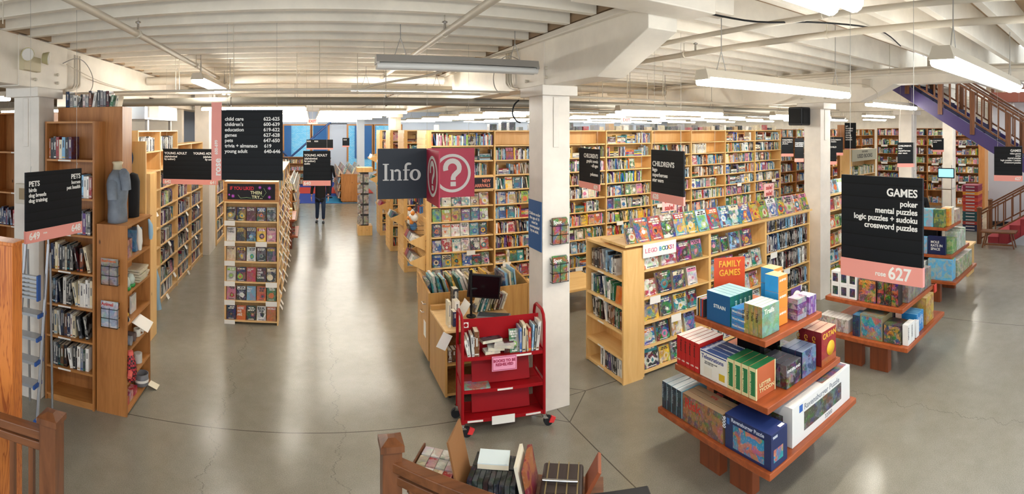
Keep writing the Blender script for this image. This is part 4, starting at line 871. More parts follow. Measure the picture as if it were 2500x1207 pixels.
o = MB().box(0, .1, 0, .1, 0, .11, lin('#4a2420'), lin('#8a5a3a'), .3).build('boxed_book', PRINTB, origin=(0, 0, 0)); o.matrix_world = CM @ T(.44, .04, .793); tag(o, 'squat dark maroon boxed book in the middle of the red truck', 'book', g)
o = MB().box(0, .27, 0, .16, 0, .012, lin('#8fb0a0'), lin('#c9564a'), .8).build('picture_book', PRINT, origin=(0, 0, 0)); o.matrix_world = CM @ T(.02, .0, .466); tag(o, 'flat green picture book lying on the second shelf of the red truck', 'book', g)
# ---------------- information desk and book bin behind the truck ----------------
DW = wood('desk_birch', '#c99a58', '#b07f40', 'z', knots=False)
t = thing('book_bin', 'wooden picture book bin on casters behind the information desk', 'bin', (1.5, 6.44, 0))
m = MB(); m.add([(1.5, 6.44, .1), (1.5, 7.1, .1), (1.5, 7.1, 1.08), (1.5, 6.44, .98), (1.53, 6.44, .1), (1.53, 7.1, .1), (1.53, 7.1, 1.08), (1.53, 6.44, .98)], [(0,3,2,1), (4,5,6,7), (0,4,7,3), (1,2,6,5), (3,7,6,2), (0,1,5,4)]); m.build('side_panel', DW, t, world=True)
m = MB(T(1.4, 0, 0)); m.add([(1.5, 6.44, .1), (1.5, 7.1, .1), (1.5, 7.1, 1.08), (1.5, 6.44, .98), (1.53, 6.44, .1), (1.53, 7.1, .1), (1.53, 7.1, 1.08), (1.53, 6.44, .98)], [(0,3,2,1), (4,5,6,7), (0,4,7,3), (1,2,6,5), (3,7,6,2), (0,1,5,4)]); m.build('side_panel', DW, t, world=True)
MB().box(1.53, 2.9, 6.45, 6.47, .1, .97).build('front_panel', DW, t, world=True); MB().box(1.53, 2.9, 7.05, 7.07, .1, 1.0).build('back_panel', DW, t, world=True); MB().box(1.53, 2.9, 6.47, 7.05, .62, .64).build('tray', DW, t, world=True)
for (y, z) in ((6.62, .80), (6.72, .66)): MB().tube([(1.498, y-.05, z), (1.46, y-.05, z), (1.46, y+.05, z), (1.498, y+.05, z)], .006, 6).build('handle', CHROME, t, world=True)
MB().box(1.494, 1.499, 6.58, 6.7, .35, .55).build('picture_sticker', PAPER, t, world=True)
for x in (1.6, 2.8):
    for y in (6.52, 7.0): MB().cyl((x, y-.015, .045), (x, y+.015, .045), .045, 14).cyl((x, y, .05), (x, y, .1), .012, 8).build('caster', BLACKR, t, world=True)
x = 1.58; k = 0
while x < 2.82:
    k += 1; th = R.uniform(.02, .045); h = R.uniform(.42, .52); cn = R.choice(['white', 'light blue', 'cream', 'yellow', 'white', 'navy', 'black', 'cream', 'orange', 'green', 'lime green', 'blue', 'tan', 'teal']); ln = R.choice([.35, .4, .3]) if k < 26 else .1
    o = MB().box(0, th, 0, .3, 0, h, lin(PAL[cn]), lin(PAL['cream']), .35).build('picture_book', PRINT, origin=(0, 0, 0)); o.matrix_world = T(x, 6.56 + R.uniform(0, .1), .642) @ Matrix.Rotation(-ln if x > 1.75 else -.15, 4, 'Y') @ T(0, 0, 0)
    if x > 2.58 and ln > .2: o.matrix_world = T(x, 6.58, .642) @ Matrix.Rotation(-.12, 4, 'Y')
    tag(o, 'tall %s picture book leaning in the wooden bin, %s from the left' % (cn, ORD[k]), 'picture book', 'picture books in the bin'); x += th + .012
t = thing('information_desk', 'wooden information desk with open cubbies behind the red book truck', 'desk', (1.5, 5.5, 0))
MB().box(1.5, 2.4, 5.6, 6.36, .78, .81).build('desk_top', PINEX, t, .004, world=True); MB().box(1.5, 1.525, 5.6, 6.36, .06, .78).build('side_panel', DW, t, world=True); MB().box(2.375, 2.4, 5.6, 6.36, .06, .78).build('side_panel', DW, t, world=True)
MB().box(1.525, 2.375, 6.2, 6.22, .06, .78).build('back_panel', DW, t, world=True); MB().box(1.525, 2.375, 5.62, 6.2, .4, .42).build('shelf', DW, t, world=True); MB().box(1.525, 2.375, 5.62, 6.2, .06, .09).build('shelf', DW, t, world=True)
MB().box(1.5, 2.4, 6.3, 6.36, .81, .86).build('ledge', DW, t, world=True)
for x in (1.58, 2.32): MB().cyl((x-.012, 5.7, .03), (x+.012, 5.7, .03), .03, 12).build('caster', BLACKR, t, world=True)
t = thing('computer_monitor', 'black computer monitor on a pole seen from behind the desk', 'monitor', (1.92, 5.95, .81))
MB().cyl((1.92, 5.95, .815), (1.92, 5.95, 1.38), .016, 12).build('pole', BLACKM, t, world=True); MB().cyl((1.92, 5.95, .811), (1.92, 5.95, .825), .06, 14).build('base', BLACKM, t, world=True)
sm = T(2.07, 5.93, 1.17) @ rotz(-.25) @ Matrix.Rotation(.1, 4, 'Y')
MB(sm).box(-.19, .21, -.015, .02, -.14, .15).build('screen_housing', flat('monitor_black', '#0c0c0e', .3), t, .006, world=True); MB().cyl((1.92, 5.95, 1.15), (2.05, 5.95, 1.15), .02, 8).build('mount_arm', BLACKM, t, world=True)
MB(sm).box(-.17, .19, -.017, -.0155, -.12, .13).build('screen', flat('dark_screen', '#101014', .1), t, world=True)
t = thing('keyboard', 'dark computer keyboard on the information desk right of the monitor', 'keyboard', (2.2, 5.9, .812)); MB(T(2.18, 5.86, .812) @ rotz(-.5)).box(-.2, .2, -.08, .08, 0, .02).build('case', flat('keyboard_grey', '#8f9298', .5), t, world=True)
for r in range(4): MB(T(2.18, 5.86, .833) @ rotz(-.5)).box(-.185, .185, -.065+r*.034, -.04+r*.034, 0, .006).build('key_row', flat('key_grey', '#3c3f45', .5), t, world=True)
tag(MB().lathe([(.03, 0), (.038, .09), (.035, .09), (.028, .004)], (2.02, 6.1, .812), 16).build('pen_cup', flat('cup_grey', '#77777c', .3, .5)), 'grey pen cup on the information desk behind the monitor', 'cup')
m = MB(); P_ = [(1.68 + .018*k, .812 + .0045*k*k*.35 if k < 12 else .9, ) for k in range(12)]; vs = [(x, y, z + (0 if s else 0.002)) for s in (0, 1) for x, z in P_ for y in (5.84, 6.08)]; n = len(P_)*2
m.add(vs, [(2*i, 2*i+1, 2*i+3, 2*i+2) for i in range(11)] + [(n+2*i, n+2*i+2, n+2*i+3, n+2*i+1) for i in range(11)]); tag(m.build('paper_sheet', PAPER), 'white curled sheet of paper standing on the desk left of the monitor', 'paper')
for k, (x, y, th, h, cn, lb) in enumerate(((1.56, 5.68, .03, .3, 'cream', 'cream notice book standing at the left corner of the desk'), (1.62, 5.7, .05, .17, 'navy', 'navy and red small book on the left corner of the desk'), (1.7, 5.9, .06, .22, 'white', 'white boxed book standing on the desk beside the curled paper'), (1.74, 6.12, .07, .3, 'charcoal', 'tall dark box standing at the back of the desk'))):
    emit(T(x, y, .811), th, h, .13, cn, lb)
tag(MB(T(1.515, 5.59, .7) @ Matrix.Rotation(.5, 4, 'Y')).box(-.09, .03, -.01, -.004, -.1, .08).build('paper_note', PAPER), 'white paper note taped to the front left corner of the desk', 'paper')
for k in range(4): emit(T(1.55 + .05*k, 5.66, .421), .045, .14, .14, 'brown', 'brown book in the left cubby of the desk, %s of four from the left' % ORD[k+1], 'brown books in the desk cubby')
for k in range(11):
    cn = ['cream', 'green', 'white', 'teal', 'cream', 'olive', 'black', 'tan', 'maroon', 'grey', 'cream'][k]
    emit(T(2.0 + .035*k, 6.05, .811) @ Matrix.Rotation(.35, 4, 'Y') @ T(0, 0, .012), .024, .2, .14, cn, '%s leaning book in the tray row at the back right of the desk, %s from the left' % (cn, ORD[k+1]), 'leaning books at the back of the desk')
# green and yellow wooden box bench behind the column
t = thing('display_riser', 'yellow pine riser bench with a dark green end behind the column', 'riser', (4.4, 7.4, 0))
MB().box(3.55, 4.9, 7.5, 8.45, .36, .4).build('top', LIGHTPINEX, t, world=True); MB().box(3.6, 3.72, 7.5, 8.4, 0, .36).build('end', LIGHTPINE, t, world=True); MB().box(3.72, 3.9, 7.48, 7.56, 0, .36).build('end', flat('dark_green', '#2f4a2c', .6), t, world=True)
# ---------------- foreground rails ----------------
def newel(m, x, y, z0, z1, w=.055, cap=True):
    m.box(x-w, x+w, y-w, y+w, z0, z1-.06)
    if cap: m.add([(x-w-.012, y-w-.012, z1-.06), (x+w+.012, y-w-.012, z1-.06), (x+w+.012, y+w+.012, z1-.06), (x-w-.012, y+w+.012, z1-.06), (x-w-.012, y-w-.012, z1-.025), (x+w+.012, y-w-.012, z1-.025), (x+w+.012, y+w+.012, z1-.025), (x-w-.012, y+w+.012, z1-.025), (x-.02, y-.02, z1), (x+.02, y-.02, z1), (x+.02, y+.02, z1), (x-.02, y+.02, z1)],
                  [(0,1,5,4), (1,2,6,5), (2,3,7,6), (3,0,4,7), (4,5,9,8), (5,6,10,9), (6,7,11,10), (7,4,8,11), (8,9,10,11), (3,2,1,0)])
    return m
def railing(label, p0, p1, zb0, zb1, hh, n, nw0=True, nw1=True, nz=0, rail=RAIL, gap=.1, base=None):
    t = thing('stair_railing', label, 'railing', (p0[0], p0[1], min(zb0, zb1))); p0 = Vector(p0); p1 = Vector(p1); d = (p1 - p0); u = d.normalized(); side = Vector((-u.y, u.x))
    def bar(z0, z1, w, th, nm, a=0.0, b=1.0):
        A = p0 + d*a; B = p0 + d*b; m = MB(); s = side*w/2
        m.add([(A.x-s.x, A.y-s.y, z0), (B.x-s.x, B.y-s.y, z1), (B.x+s.x, B.y+s.y, z1), (A.x+s.x, A.y+s.y, z0), (A.x-s.x, A.y-s.y, z0+th), (B.x-s.x, B.y-s.y, z1+th), (B.x+s.x, B.y+s.y, z1+th), (A.x+s.x, A.y+s.y, z0+th)], [(0,3,2,1), (4,5,6,7), (0,1,5,4), (3,7,6,2), (0,4,7,3), (1,2,6,5)]); m.build(nm, rail, t, .006, world=True)
    bar(zb0+hh-.055, zb1+hh-.055, .075, .055, 'handrail'); bar(zb0+hh-.13, zb1+hh-.13, .04, .05, 'top_rail'); bar(zb0+gap, zb1+gap, .05, .045, 'bottom_rail')
    for k in range(1, n): 
        f = k / n; q = p0 + d*f; z = zb0 + (zb1-zb0)*f; MB().box(q.x-.016, q.x+.016, q.y-.016, q.y+.016, z+gap+.04, z+hh-.12).build('baluster', RAILZ, t, world=True)
    if nw0: newel(MB(), p0.x, p0.y, base if base is not None else zb0, zb0+hh+.12+nz).build('newel_post', RAILZ, t, world=True)
    if nw1: newel(MB(), p1.x, p1.y, base if base is not None else zb1, zb1+hh+.12+nz).build('newel_post', RAILZ, t, world=True)
    return t
railing('brown wooden stair rail at the bottom centre running towards the viewer', (.45, 2.87), (1.35, 1.96), .34, .34, .9, 9, True, False, base=0)
railing('brown wooden stair rail in the bottom left corner', (-1.5, 2.7), (-2.7, 2.62), .4, .4, .88, 9, True, False, base=0)
t = tag(MB().box(-3.0, -1.95, 2.95, 3.08, 0, 2.29).box(-3.02, -1.94, 2.94, 3.09, 2.29, 2.315).build('plywood_cabinet', PLY, bevel=.004), 'tall orange plywood cabinet with bold grain at the far left', 'cabinet')
# goods on the low table beyond the rail
GR = -.56; G = T(.62, 3.22, 0) @ rotz(GR); GZ = .80
t = thing('display_table', 'low dark table of gift items beyond the bottom centre rail', 'table', (.62, 3.22, 0), GR)
MB().box(0, 1.22, 0, .33, GZ-.03, GZ).build('table_top', RAIL, t)
for x in (.05, 1.17):
    for y in (.04, .29): MB().box(x-.03, x+.03, y-.03, y+.03, 0, GZ-.03).build('leg', RAILZ, t)
MB().box(-.012, 0, 0, .33, GZ-.03, GZ+.1).box(0, .3, .33, .342, GZ-.03, GZ+.06).build('tray_side', RAILZ, t)
def put(name, label, cat, mb, mat, M, group=None):
    o = mb.build(name, mat, origin=(0, 0, 0)); Q = G @ M; o.location = Q.to_translation(); o.rotation_euler = Q.to_euler(); return tag(o, label, cat, group)
for k in range(4):
    for q in range(3):
        cn = [('white', 'red'), ('cream', 'charcoal'), ('white', 'grey'), ('white', 'green'), ('red', 'white')][(k*3+q) % 5]
        put('card_box', '%s and %s boxed playing cards beyond the rail, %s row, %s from left' % (cn[0], cn[1], ('front', 'middle', 'rear')[q], ORD[k+1]), 'card box', MB().box(0, .062, 0, .09, 0, .09, lin(PAL[cn[0]]), lin(PAL[cn[1]]), .45), PRINT, T(.008 + k*.066, .01 + q*.105, GZ + .002), 'boxed playing cards')
put('folding_board', 'brown hinged board standing open between the card boxes and black books', 'board', MB().box(-.006, .006, -.13, .15, 0, .34), flat('brown_board', '#8f6238', .7), T(.33, .14, GZ + .004) @ Matrix.Rotation(-.22, 4, 'Y'))
put('notebook_tray', 'black tray holding the rows of small black books', 'tray', MB().box(0, .34, 0, .31, 0, .012).box(-.004, 0, 0, .31, 0, .08).box(.34, .344, 0, .31, 0, .08), BLACKM, T(.37, .01, GZ + .001))
for k in range(9):
    for q in range(2):
        put('small_book', 'small black book with white spine lines, %s row, %s from the left, beyond the rail' % (('front', 'rear')[q], ORD[k+1]), 'book', MB().box(0, .03, 0, .14, 0, .11, lin('#15191c'), lin('#b8bcc0'), .1), PRINTB, T(.38 + k*.034, .015 + q*.15, GZ + .014), 'small black books beyond the rail')
put('booklet_pile', 'pale blue booklet pile lying on the small black books', 'book', MB().box(0, .2, 0, .15, 0, .03, [PAGE]*6).box(0, .2, 0, .15, .03, .036, lin('#d9e9ee')), PLAIN, T(.42, .13, GZ + .127) @ rotz(.1))
put('calendar', 'dark red boxed calendar with gold lettering standing beyond the rail', 'calendar', MB().box(0, .03, 0, .28, 0, .22, lin('#7d2436'), lin('#d8a13a'), .12), PRINT, T(.765, .01, GZ + .002) @ Matrix.Rotation(-.2, 4, 'Y'))
put('calendar', 'cream boxed calendar standing left of the dark red one', 'calendar', MB().box(0, .02, 0, .24, 0, .24, lin('#e2dcc8')), PLAIN, T(.725, .02, GZ + .002) @ Matrix.Rotation(-.22, 4, 'Y'))
Q = G @ T(.96, .16, GZ + .002); t = thing('striped_bag', 'dark brown bag with tan stripes and flap at the bottom centre', 'bag', tuple(Q.to_translation()), GR)
MB().box(-.13, .13, -.15, .15, 0, .1).build('body', flat('bag_brown', '#2c1e1a', .5), t, .015)
for k in range(4): MB().box(-.1+.065*k, -.092+.065*k, -.153, .153, .005, .104).build('stripe', flat('bag_tan', '#7d6c44', .6), t)
MB(T(.17, .02, .07) @ Matrix.Rotation(.5, 4, 'Y')).box(-.012, .012, -.1, .1, -.04, .14).build('flap', flat('bag_orange', '#8f4a2a', .5), t, .006); MB().cyl((-.12, -.05, .115), (.1, -.05, .115), .01, 8).build('clasp', CHROME, t)
tag(MB(T(1.74, 2.52, 0) @ rotz(-.4)).box(-.2, .2, -.12, .12, 0, .86).build('black_box', flat('box_black', '#0c0d10', .6), bevel=.01), 'black box at the bottom edge right of the striped bag', 'box')
tag(MB(T(1.72, 2.46, .861) @ rotz(-.4)).box(-.08, .1, -.06, .04, 0, .02).build('yellow_pad', flat('bright_yellow', '#e6e02a', .5)), 'bright yellow pad on the black box at the bottom edge', 'pad')
# ---------------- step ladder, left column fittings ----------------
ALU = flat('aluminium', '#b9bcc0', .3, .8); BLUEP = flat('blue_plastic', '#2a5aa8', .4)
t = thing('step_ladder', 'aluminium step ladder with blue feet leaning by the left column', 'ladder', (-2.8, 4.8, 0))
for (x, y0, y1) in ((-2.74, 4.62, 4.86), (-3.03, 4.62, 4.86)):
    MB().tube([(x, y0, .02), (x, y1, 1.85)], .02, 8).build('rail', ALU, t, world=True); MB().tube([(x, 4.95, .02), (x, 4.9, 1.75)], .014, 8).build('rear_rail', ALU, t, world=True); MB().box(x-.03, x+.03, y0-.03, y0+.03, 0, .05).build('foot', BLUEP, t, world=True)
for k, z in enumerate((.41, .64, .88, 1.12)): MB().box(-3.02, -2.75, 4.52 + z*.13, 4.66 + z*.13, z-.02, z+.01).build('step', ALU, t, world=True); MB().box(-2.76, -2.74, 4.51 + z*.13, 4.67 + z*.13, z-.025, z+.014).build('step_cap', BLUEP, t, world=True)
for k in range(6): MB().box(-3.02, -2.78, 4.68, 4.72, 1.28 + .045*k, 1.305 + .045*k).build('folded_slat', ALU, t, world=True)
MB().box(-2.78, -2.76, 4.67, 4.73, 1.27, 1.54).build('slat_cap', BLUEP, t, world=True); MB().tube([(-3.03, 4.86, 1.85), (-3.03, 4.86, 2.0), (-2.98, 4.86, 2.06), (-2.8, 4.86, 2.06), (-2.75, 4.86, 2.0), (-2.74, 4.86, 1.85)], .014, 8).build('grab_hoop', ALU, t, world=True)
t = thing('switch_box', 'white framed switch box on the face of the left column', 'switch', (-3.15, 5.0, 2.3)); MB().box(-3.26, -3.02, 4.99, 5.03, 2.24, 2.47).build('frame', PIPEW, t, .006, world=True); MB().box(-3.2, -3.08, 4.982, 4.99, 2.29, 2.42).build('plate', flat('beige', '#9a8460', .5), t, world=True)
tag(MB().box(-3.12, -3.0, 4.985, 5.03, 2.02, 2.18).build('fire_alarm', flat('alarm_red', '#a01f24', .4), bevel=.005), 'small dark red alarm box low on the left column', 'alarm')
# ---------------- mannequin and gifts ----------------
CLOTH = paint('grey_jersey', '#7d8691', .12, .9, 6); BLKCL = flat('black_cotton', '#101012', .9)
t = thing('shirt_mannequin', 'headless torso form wearing a grey t-shirt on the gift unit', 'mannequin', (-2.13, 5.36, 2.061))
m = MB(); rows = ((0, .15, .105), (.08, .15, .105), (.2, .14, .1), (.32, .155, .115), (.42, .17, .12), (.48, .175, .105), (.53, .15, .085), (.565, .09, .065), (.585, .06, .055))
vs = []; n = 28
for (z, a_, b_) in rows:
    for k in range(n):
        th = 2*math.pi*k/n; fold = 1 + (.025*math.sin(5*th + z*9) if z < .3 else 0); vs.append((-2.13 + b_*fold*math.cos(th), 5.36 + a_*fold*math.sin(th), 2.062 + z))
m.add(vs, [(i*n+k, i*n+(k+1) % n, (i+1)*n+(k+1) % n, (i+1)*n+k) for i in range(len(rows)-1) for k in range(n)] + [tuple(range(n))[::-1], tuple((len(rows)-1)*n+k for k in range(n))], smooth=True); m.build('shirt_body', CLOTH, t, world=True)
for s in (-1, 1): MB().tube([(-2.13, 5.36 + s*.11, 2.535), (-2.13, 5.36 + s*.15, 2.5), (-2.125, 5.36 + s*.175, 2.42), (-2.12, 5.36 + s*.18, 2.33)], [.045, .058, .056, .055], 14).build('sleeve', CLOTH, t, world=True)
MB().lathe([(.055, 0), (.05, .06), (.065, .09), (.045, .1)], (-2.13, 5.36, 2.64), 18).build('neck', flat('linen', '#d6c9a8', .8), t, world=True)
txt('KEEP\nPORT\nTO', (-1.995, 5.24, 2.45), .085, None, tmat('#18181a'), u=(0, 1, 0), v=(0, 0, 1), bold=.03).parent = t; t.children[-1].location = (.1335, -.12, .37)
m = MB(); m.lathe([(.11, 0), (.115, .2), (.12, .42), (.09, .5), (.03, .52)], (-2.1, 5.74, 2.062), 20, sx=.8, sy=1.0); tag(m.build('folded_shirt', BLKCL), 'black cotton t-shirt on a form behind the grey one', 'shirt')
t = thing('blue_cap', 'round blue and white cap hung on the pine board', 'cap', (-2.25, 5.96, 2.62)); Mx = T(-2.27, 5.97, 2.74) @ rotz(.6) @ Matrix.Rotation(math.pi/2, 4, 'X')
MB(Mx).lathe([(.11, 0), (.125, .02), (.11, .04), (.02, .045)], (0, 0, 0), 24, sx=.8, sy=1.1).build('rim', flat('cap_blue', '#2f4f7c', .6), t, world=True); MB(Mx).lathe([(.08, .04), (.07, .06), (.01, .065)], (0, 0, 0), 20, sx=.8, sy=1.1).build('crown', flat('cap_white', '#c9ccd0', .6), t, world=True)
def gift(name, label, cat, mb, mat=PLAIN, group=None): return tag(mb.build(name, mat), label, cat, group)
gift('plush_toy', 'long white hanging plush toy at the top of the gift unit', 'toy', MB().tube([(-1.925, 5.45, 2.02), (-1.90, 5.45, 1.96), (-1.895, 5.44, 1.84), (-1.90, 5.46, 1.74)], [.01, .03, .035, .02], 10, lin('#e6e2d6')))
gift('plush_toy', 'pair of white and blue hanging plush toys at the far edge of the gift unit', 'toy', MB().tube([(-1.925, 5.85, 2.02), (-1.90, 5.85, 1.95), (-1.895, 5.85, 1.85), (-1.90, 5.86, 1.78)], [.01, .028, .03, .02], 10, lin('#9fc4dc')))
gift('boxed_toy', 'pink and brown bagged toy on the top shelf of the gift unit', 'toy', MB().box(-2.1, -1.97, 5.22, 5.4, 1.682, 1.88, lin('#9a5a4a'), lin('#c9a08a'), .8), PRINT)
gift('boxed_toy', 'blue box on the top shelf of the gift unit, behind the toys', 'box', MB().box(-2.1, -1.99, 5.58, 5.8, 1.682, 1.93, lin('#3f78a8'), lin('#9fc4dc'), .3), PRINTB)
for k, y in enumerate((5.28, 5.42)):
    t = thing('snow_globe', 'snow globe with green base, %s of two on the gift unit' % ('nearer', 'farther')[k], 'snow globe', (-2.0, y, 1.332), 0, 'snow globes')
    MB().lathe([(.055, 0), (.06, .03), (.05, .035)], (-2.0, y, 1.332), 16).build('base', flat('globe_green', '#2f8f46', .4), t, world=True); MB().lathe([(.048, 0), (.055, .05), (.03, .1), (.001, .11)], (-2.0, y, 1.367), 16).build('globe', flat('globe_glass', '#c4cfc4', .1), t, world=True)
for k in range(5): gift('paper_stack', 'floppy cream paper in the pile on the second gift shelf, %s up' % ORD[k+1], 'paper', MB(T(0, 0, 1.332 + k*.03) @ rotz(0)).box(-2.18 + .01*k, -1.94 + .012*(k % 3), 5.56, 5.86, 0, .024, lin('#d8cdb2'), lin('#7a6f5a'), .2), PRINTB, 'papers in the gift unit')
gift('framed_card', 'white framed card on the third gift shelf', 'card', MB().box(-2.02, -2.0, 5.45, 5.62, 1.002, 1.2, lin('#d9d6cc'), lin('#8a8a86'), .3), PRINTB)
gift('toy_figure', 'black and white toy figure with gold ring on the third gift shelf', 'toy', MB().ball((-1.96, 5.2, 1.035), .032, 10, lin('#1a1a1c')).ball((-1.96, 5.2, 1.09), .025, 10, lin('#d8a83a')).ball((-1.945, 5.21, 1.03), .02, 8, lin('#e8e8e4')))
gift('rolled_towel', 'patterned grey rolled towel under the slanted price sign', 'towel', MB().cyl((-2.15, 5.35, .745), (-1.96, 5.35, .745), .052, 14, col=lin('#8a8f98')).cyl((-2.15, 5.47, .745), (-1.96, 5.47, .745), .052, 14, col=lin('#6a5a58')))
gift('price_sign', 'white slanted price sign sticking out over the mugs', 'sign', MB(T(-1.93, 5.5, .93) @ Matrix.Rotation(.5, 4, 'Y') @ rotz(.1)).box(-.06, .16, -.14, .14, 0, .003, lin('#efece4')))
for k, y in enumerate((5.62, 5.78)):
    t = thing('mug', 'white mug with small dark pictures, %s of two' % ('nearer', 'farther')[k], 'mug', (-1.99, y, .692), 0, 'mugs')
    MB().lathe([(.036, 0), (.042, .006), (.042, .09), (.038, .09), (.036, .01)], (-1.99, y, .692), 18, lin('#e4ded0')).build('cup', PLAIN, t, world=True); MB().tube([(-1.95, y, .70 + .065), (-1.92, y, .76), (-1.915, y, .735), (-1.95, y, .71)], .006, 6).build('handle', flat('mug_cream', '#e4ded0', .3), t, world=True)
t = thing('dog_sweater', 'red and black plaid dog sweater hanging off the gift unit corner', 'sweater', (-1.93, 5.2, .4)); pl_, nt, b = newmat('red_plaid'); ck = N(nt, 'ShaderNodeTexChecker'); ck.inputs['Scale'].default_value = 45; ck.inputs['Color1'].default_value = (*lin('#b8303a'), 1); ck.inputs['Color2'].default_value = (*lin('#1f1416'), 1); nt.links.new(coords(nt), ck.inputs['Vector']); nt.links.new(ck.outputs[0], b.inputs['Base Color'])
MB().tube([(-1.915, 5.2, .66), (-1.905, 5.2, .58), (-1.9, 5.2, .48), (-1.91, 5.21, .38)], [.03, .05, .058, .045], 12).build('body', pl_, t, world=True); MB().tube([(-1.905, 5.17, .5), (-1.89, 5.1, .46)], [.028, .025], 10).build('cuff', flat('coral', '#e2675c', .8), t, world=True); MB().tube([(-1.915, 5.2, .66), (-1.92, 5.2, .70)], [.034, .03], 10).build('collar', flat('coral_two', '#e2675c', .8), t, world=True)
gift('red_box', 'red box of dog treats on the fifth gift shelf', 'box', MB().box(-2.08, -1.98, 5.36, 5.52, .362, .48, lin('#b8343a'), lin('#e8dcd0'), .3), PRINTB)
gift('white_tin', 'white and grey tin on the fifth gift shelf', 'tin', MB().cyl((-2.0, 5.68, .362), (-2.0, 5.68, .47), .05, 16, col=lin('#c9c6c0')))
t = thing('dog_bowl', 'grey ridged dog bowl with a white band on the lowest gift shelf', 'bowl', (-1.99, 5.78, .052)); MB().lathe([(.075, 0), (.085, .01), (.082, .05), (.085, .14), (.077, .14), (.07, .02)], (-1.99, 5.78, .052), 24).build('bowl', flat('grey_ceramic', '#75757a', .4), t, world=True); MB().cyl((-1.99, 5.78, .1), (-1.99, 5.78, .13), .0865, 24, cap=False).build('band', PAPER, t, world=True)
gift('price_card', 'cream price card lying under the grey dog bowl', 'card', MB(T(-1.9, 5.86, .04) @ Matrix.Rotation(.35, 4, 'Y')).box(-.02, .1, -.06, .06, 0, .003, lin('#e6dcc0')))
for k in range(3): gift('red_tin', 'small red and white tin on the lowest gift shelf, %s from the front' % ORD[k+1], 'tin', MB().box(-2.06, -1.98, 5.24 + .13*k, 5.34 + .13*k, .052, .13 + .02*(k % 2), lin('#b83038'), lin('#e8e2d8'), .5), PRINTB, 'tins on the lowest gift shelf')
gift('hanging_plush', 'long pastel plush dangling at the far end of the gift unit', 'toy', MB().tube([(-2.56, 8.15, .8), (-2.52, 8.15, .6), (-2.53, 8.15, .3), (-2.5, 8.15, .1)], [.015, .04, .045, .05], 10, lin('#8fb0c8')))
# plush birds and hanging toys on the first slat end
for k, (y, z, c) in enumerate(((9.0, 1.52, '#e8e2d8'), (9.15, 1.45, '#e0862c'), (9.3, 1.55, '#ece8de'), (9.1, 1.34, '#4f7fb0'), (9.35, 1.38, '#e6e2d6'))):
    gift('plush_bird', 'plush bird heaped in the wire basket on the first slat panel, %s' % ['frontmost white', 'orange', 'rear white', 'blue', 'lower white'][k], 'toy', MB().ball((1.84, y, z), .07, 10, lin(c), sz=1.1).ball((1.8, y-.03, z+.08), .04, 8, lin('#d9822c' if k != 1 else '#e8e2d8')), group='plush birds')
t = thing('wire_basket', 'black wire basket holding plush birds on the first slat panel', 'basket', (1.86, 9.17, 1.2))
m = MB()
for z, w in ((1.22, .8), (1.3, .9), (1.38, 1.0)): m.tube([(1.99, 8.9, z), (1.99-.24*w, 8.92, z), (1.99-.24*w, 9.45, z), (1.99, 9.47, z)], .004, 5)
for q in range(7): m.tube([(1.99-.19, 8.95 + .08*q, 1.22), (1.99-.24, 8.95 + .08*q, 1.38)], .003, 4)
m.build('wire_frame', BLACKM, t, world=True)
t = thing('plush_ball', 'round teal and white ball plush hanging high on the slat panel', 'toy', (1.82, 9.1, 2.25)); MB().ball((1.82, 9.1, 2.33), .085, 14, lin('#e6e8e8')).build('body', PLAIN, t, world=True); MB().lathe([(.0865, -.0), (.083, .03), (.06, .063), (.001, .088)], (1.82, 9.1, 2.33), 18).build('teal_half', flat('teal_plush', '#4fb0c4', .8), t, world=True)
for k in range(14):
    c = R.choice(['#a8262c', '#2a2a2e', '#3f6a9a', '#c9a03a', '#5a3a4a', '#1f3f5a']); y = 8.85 + .12*(k % 5); z = 2.05 - .16*(k // 5)
    gift('key_ring', 'dangling key ring on the slat panel pegs, %s from the front in the %s row' % (ORD[k % 5 + 1], ORD[k//5 + 1]), 'key ring', MB().cyl((1.99, y, z), (1.88, y, z-.005), .003, 5, col=lin('#888888')).box(1.9, 1.93, y-.02, y+.02, z-.12, z, lin(c)).box(1.94, 1.96, y-.02, y+.02, z-.11, z, lin(c)), group='key rings on the slat panel')
gift('hat', 'dark green knitted hat hanging beside the round plush ball', 'hat', MB().lathe([(.08, 0), (.09, .06), (.07, .22), (.02, .36), (.001, .38)], (1.9, 9.35, 2.05), 16, lin('#20342f')))
# magazine spinner
t = thing('magazine_spinner', 'square spinner tower of black and white magazines on a pine base', 'rack', (1.57, 15.05, 0))
MB().box(1.36, 1.78, 14.85, 15.25, 0, .28).build('base', LIGHTPINE, t, world=True); MB().box(1.46, 1.68, 14.95, 15.15, .28, 1.85).build('core', flat('core_grey', '#5a5a5c', .5), t, world=True); MB().box(1.34, 1.8, 14.83, 15.27, 1.85, 1.98).build('crown', LIGHTPINE, t, world=True)
for k in range(5):
    z = .32 + .305*k
    for q, (x, y, rz) in enumerate(((1.42, 14.9, 0), (1.6, 14.9, 0), (1.44, 15.2, -math.pi/2), (1.44, 15.02, -math.pi/2))):
        o = MB().box(-.075, .075, 0, .03, 0, .24, lin('#b9b4ac'), lin('#2c2724'), .55).build('magazine', PRINT, origin=(0,0,0)); o.location = (x, y-.03, z) if rz == 0 else (x-.03, y-.05, z); o.rotation_euler = (0, 0, rz); tag(o, 'black and white magazine on the spinner tower, %s tier, %s' % (ORD[5-k], ('front left', 'front right', 'side rear', 'side near')[q]), 'magazine', 'magazines on the spinner')
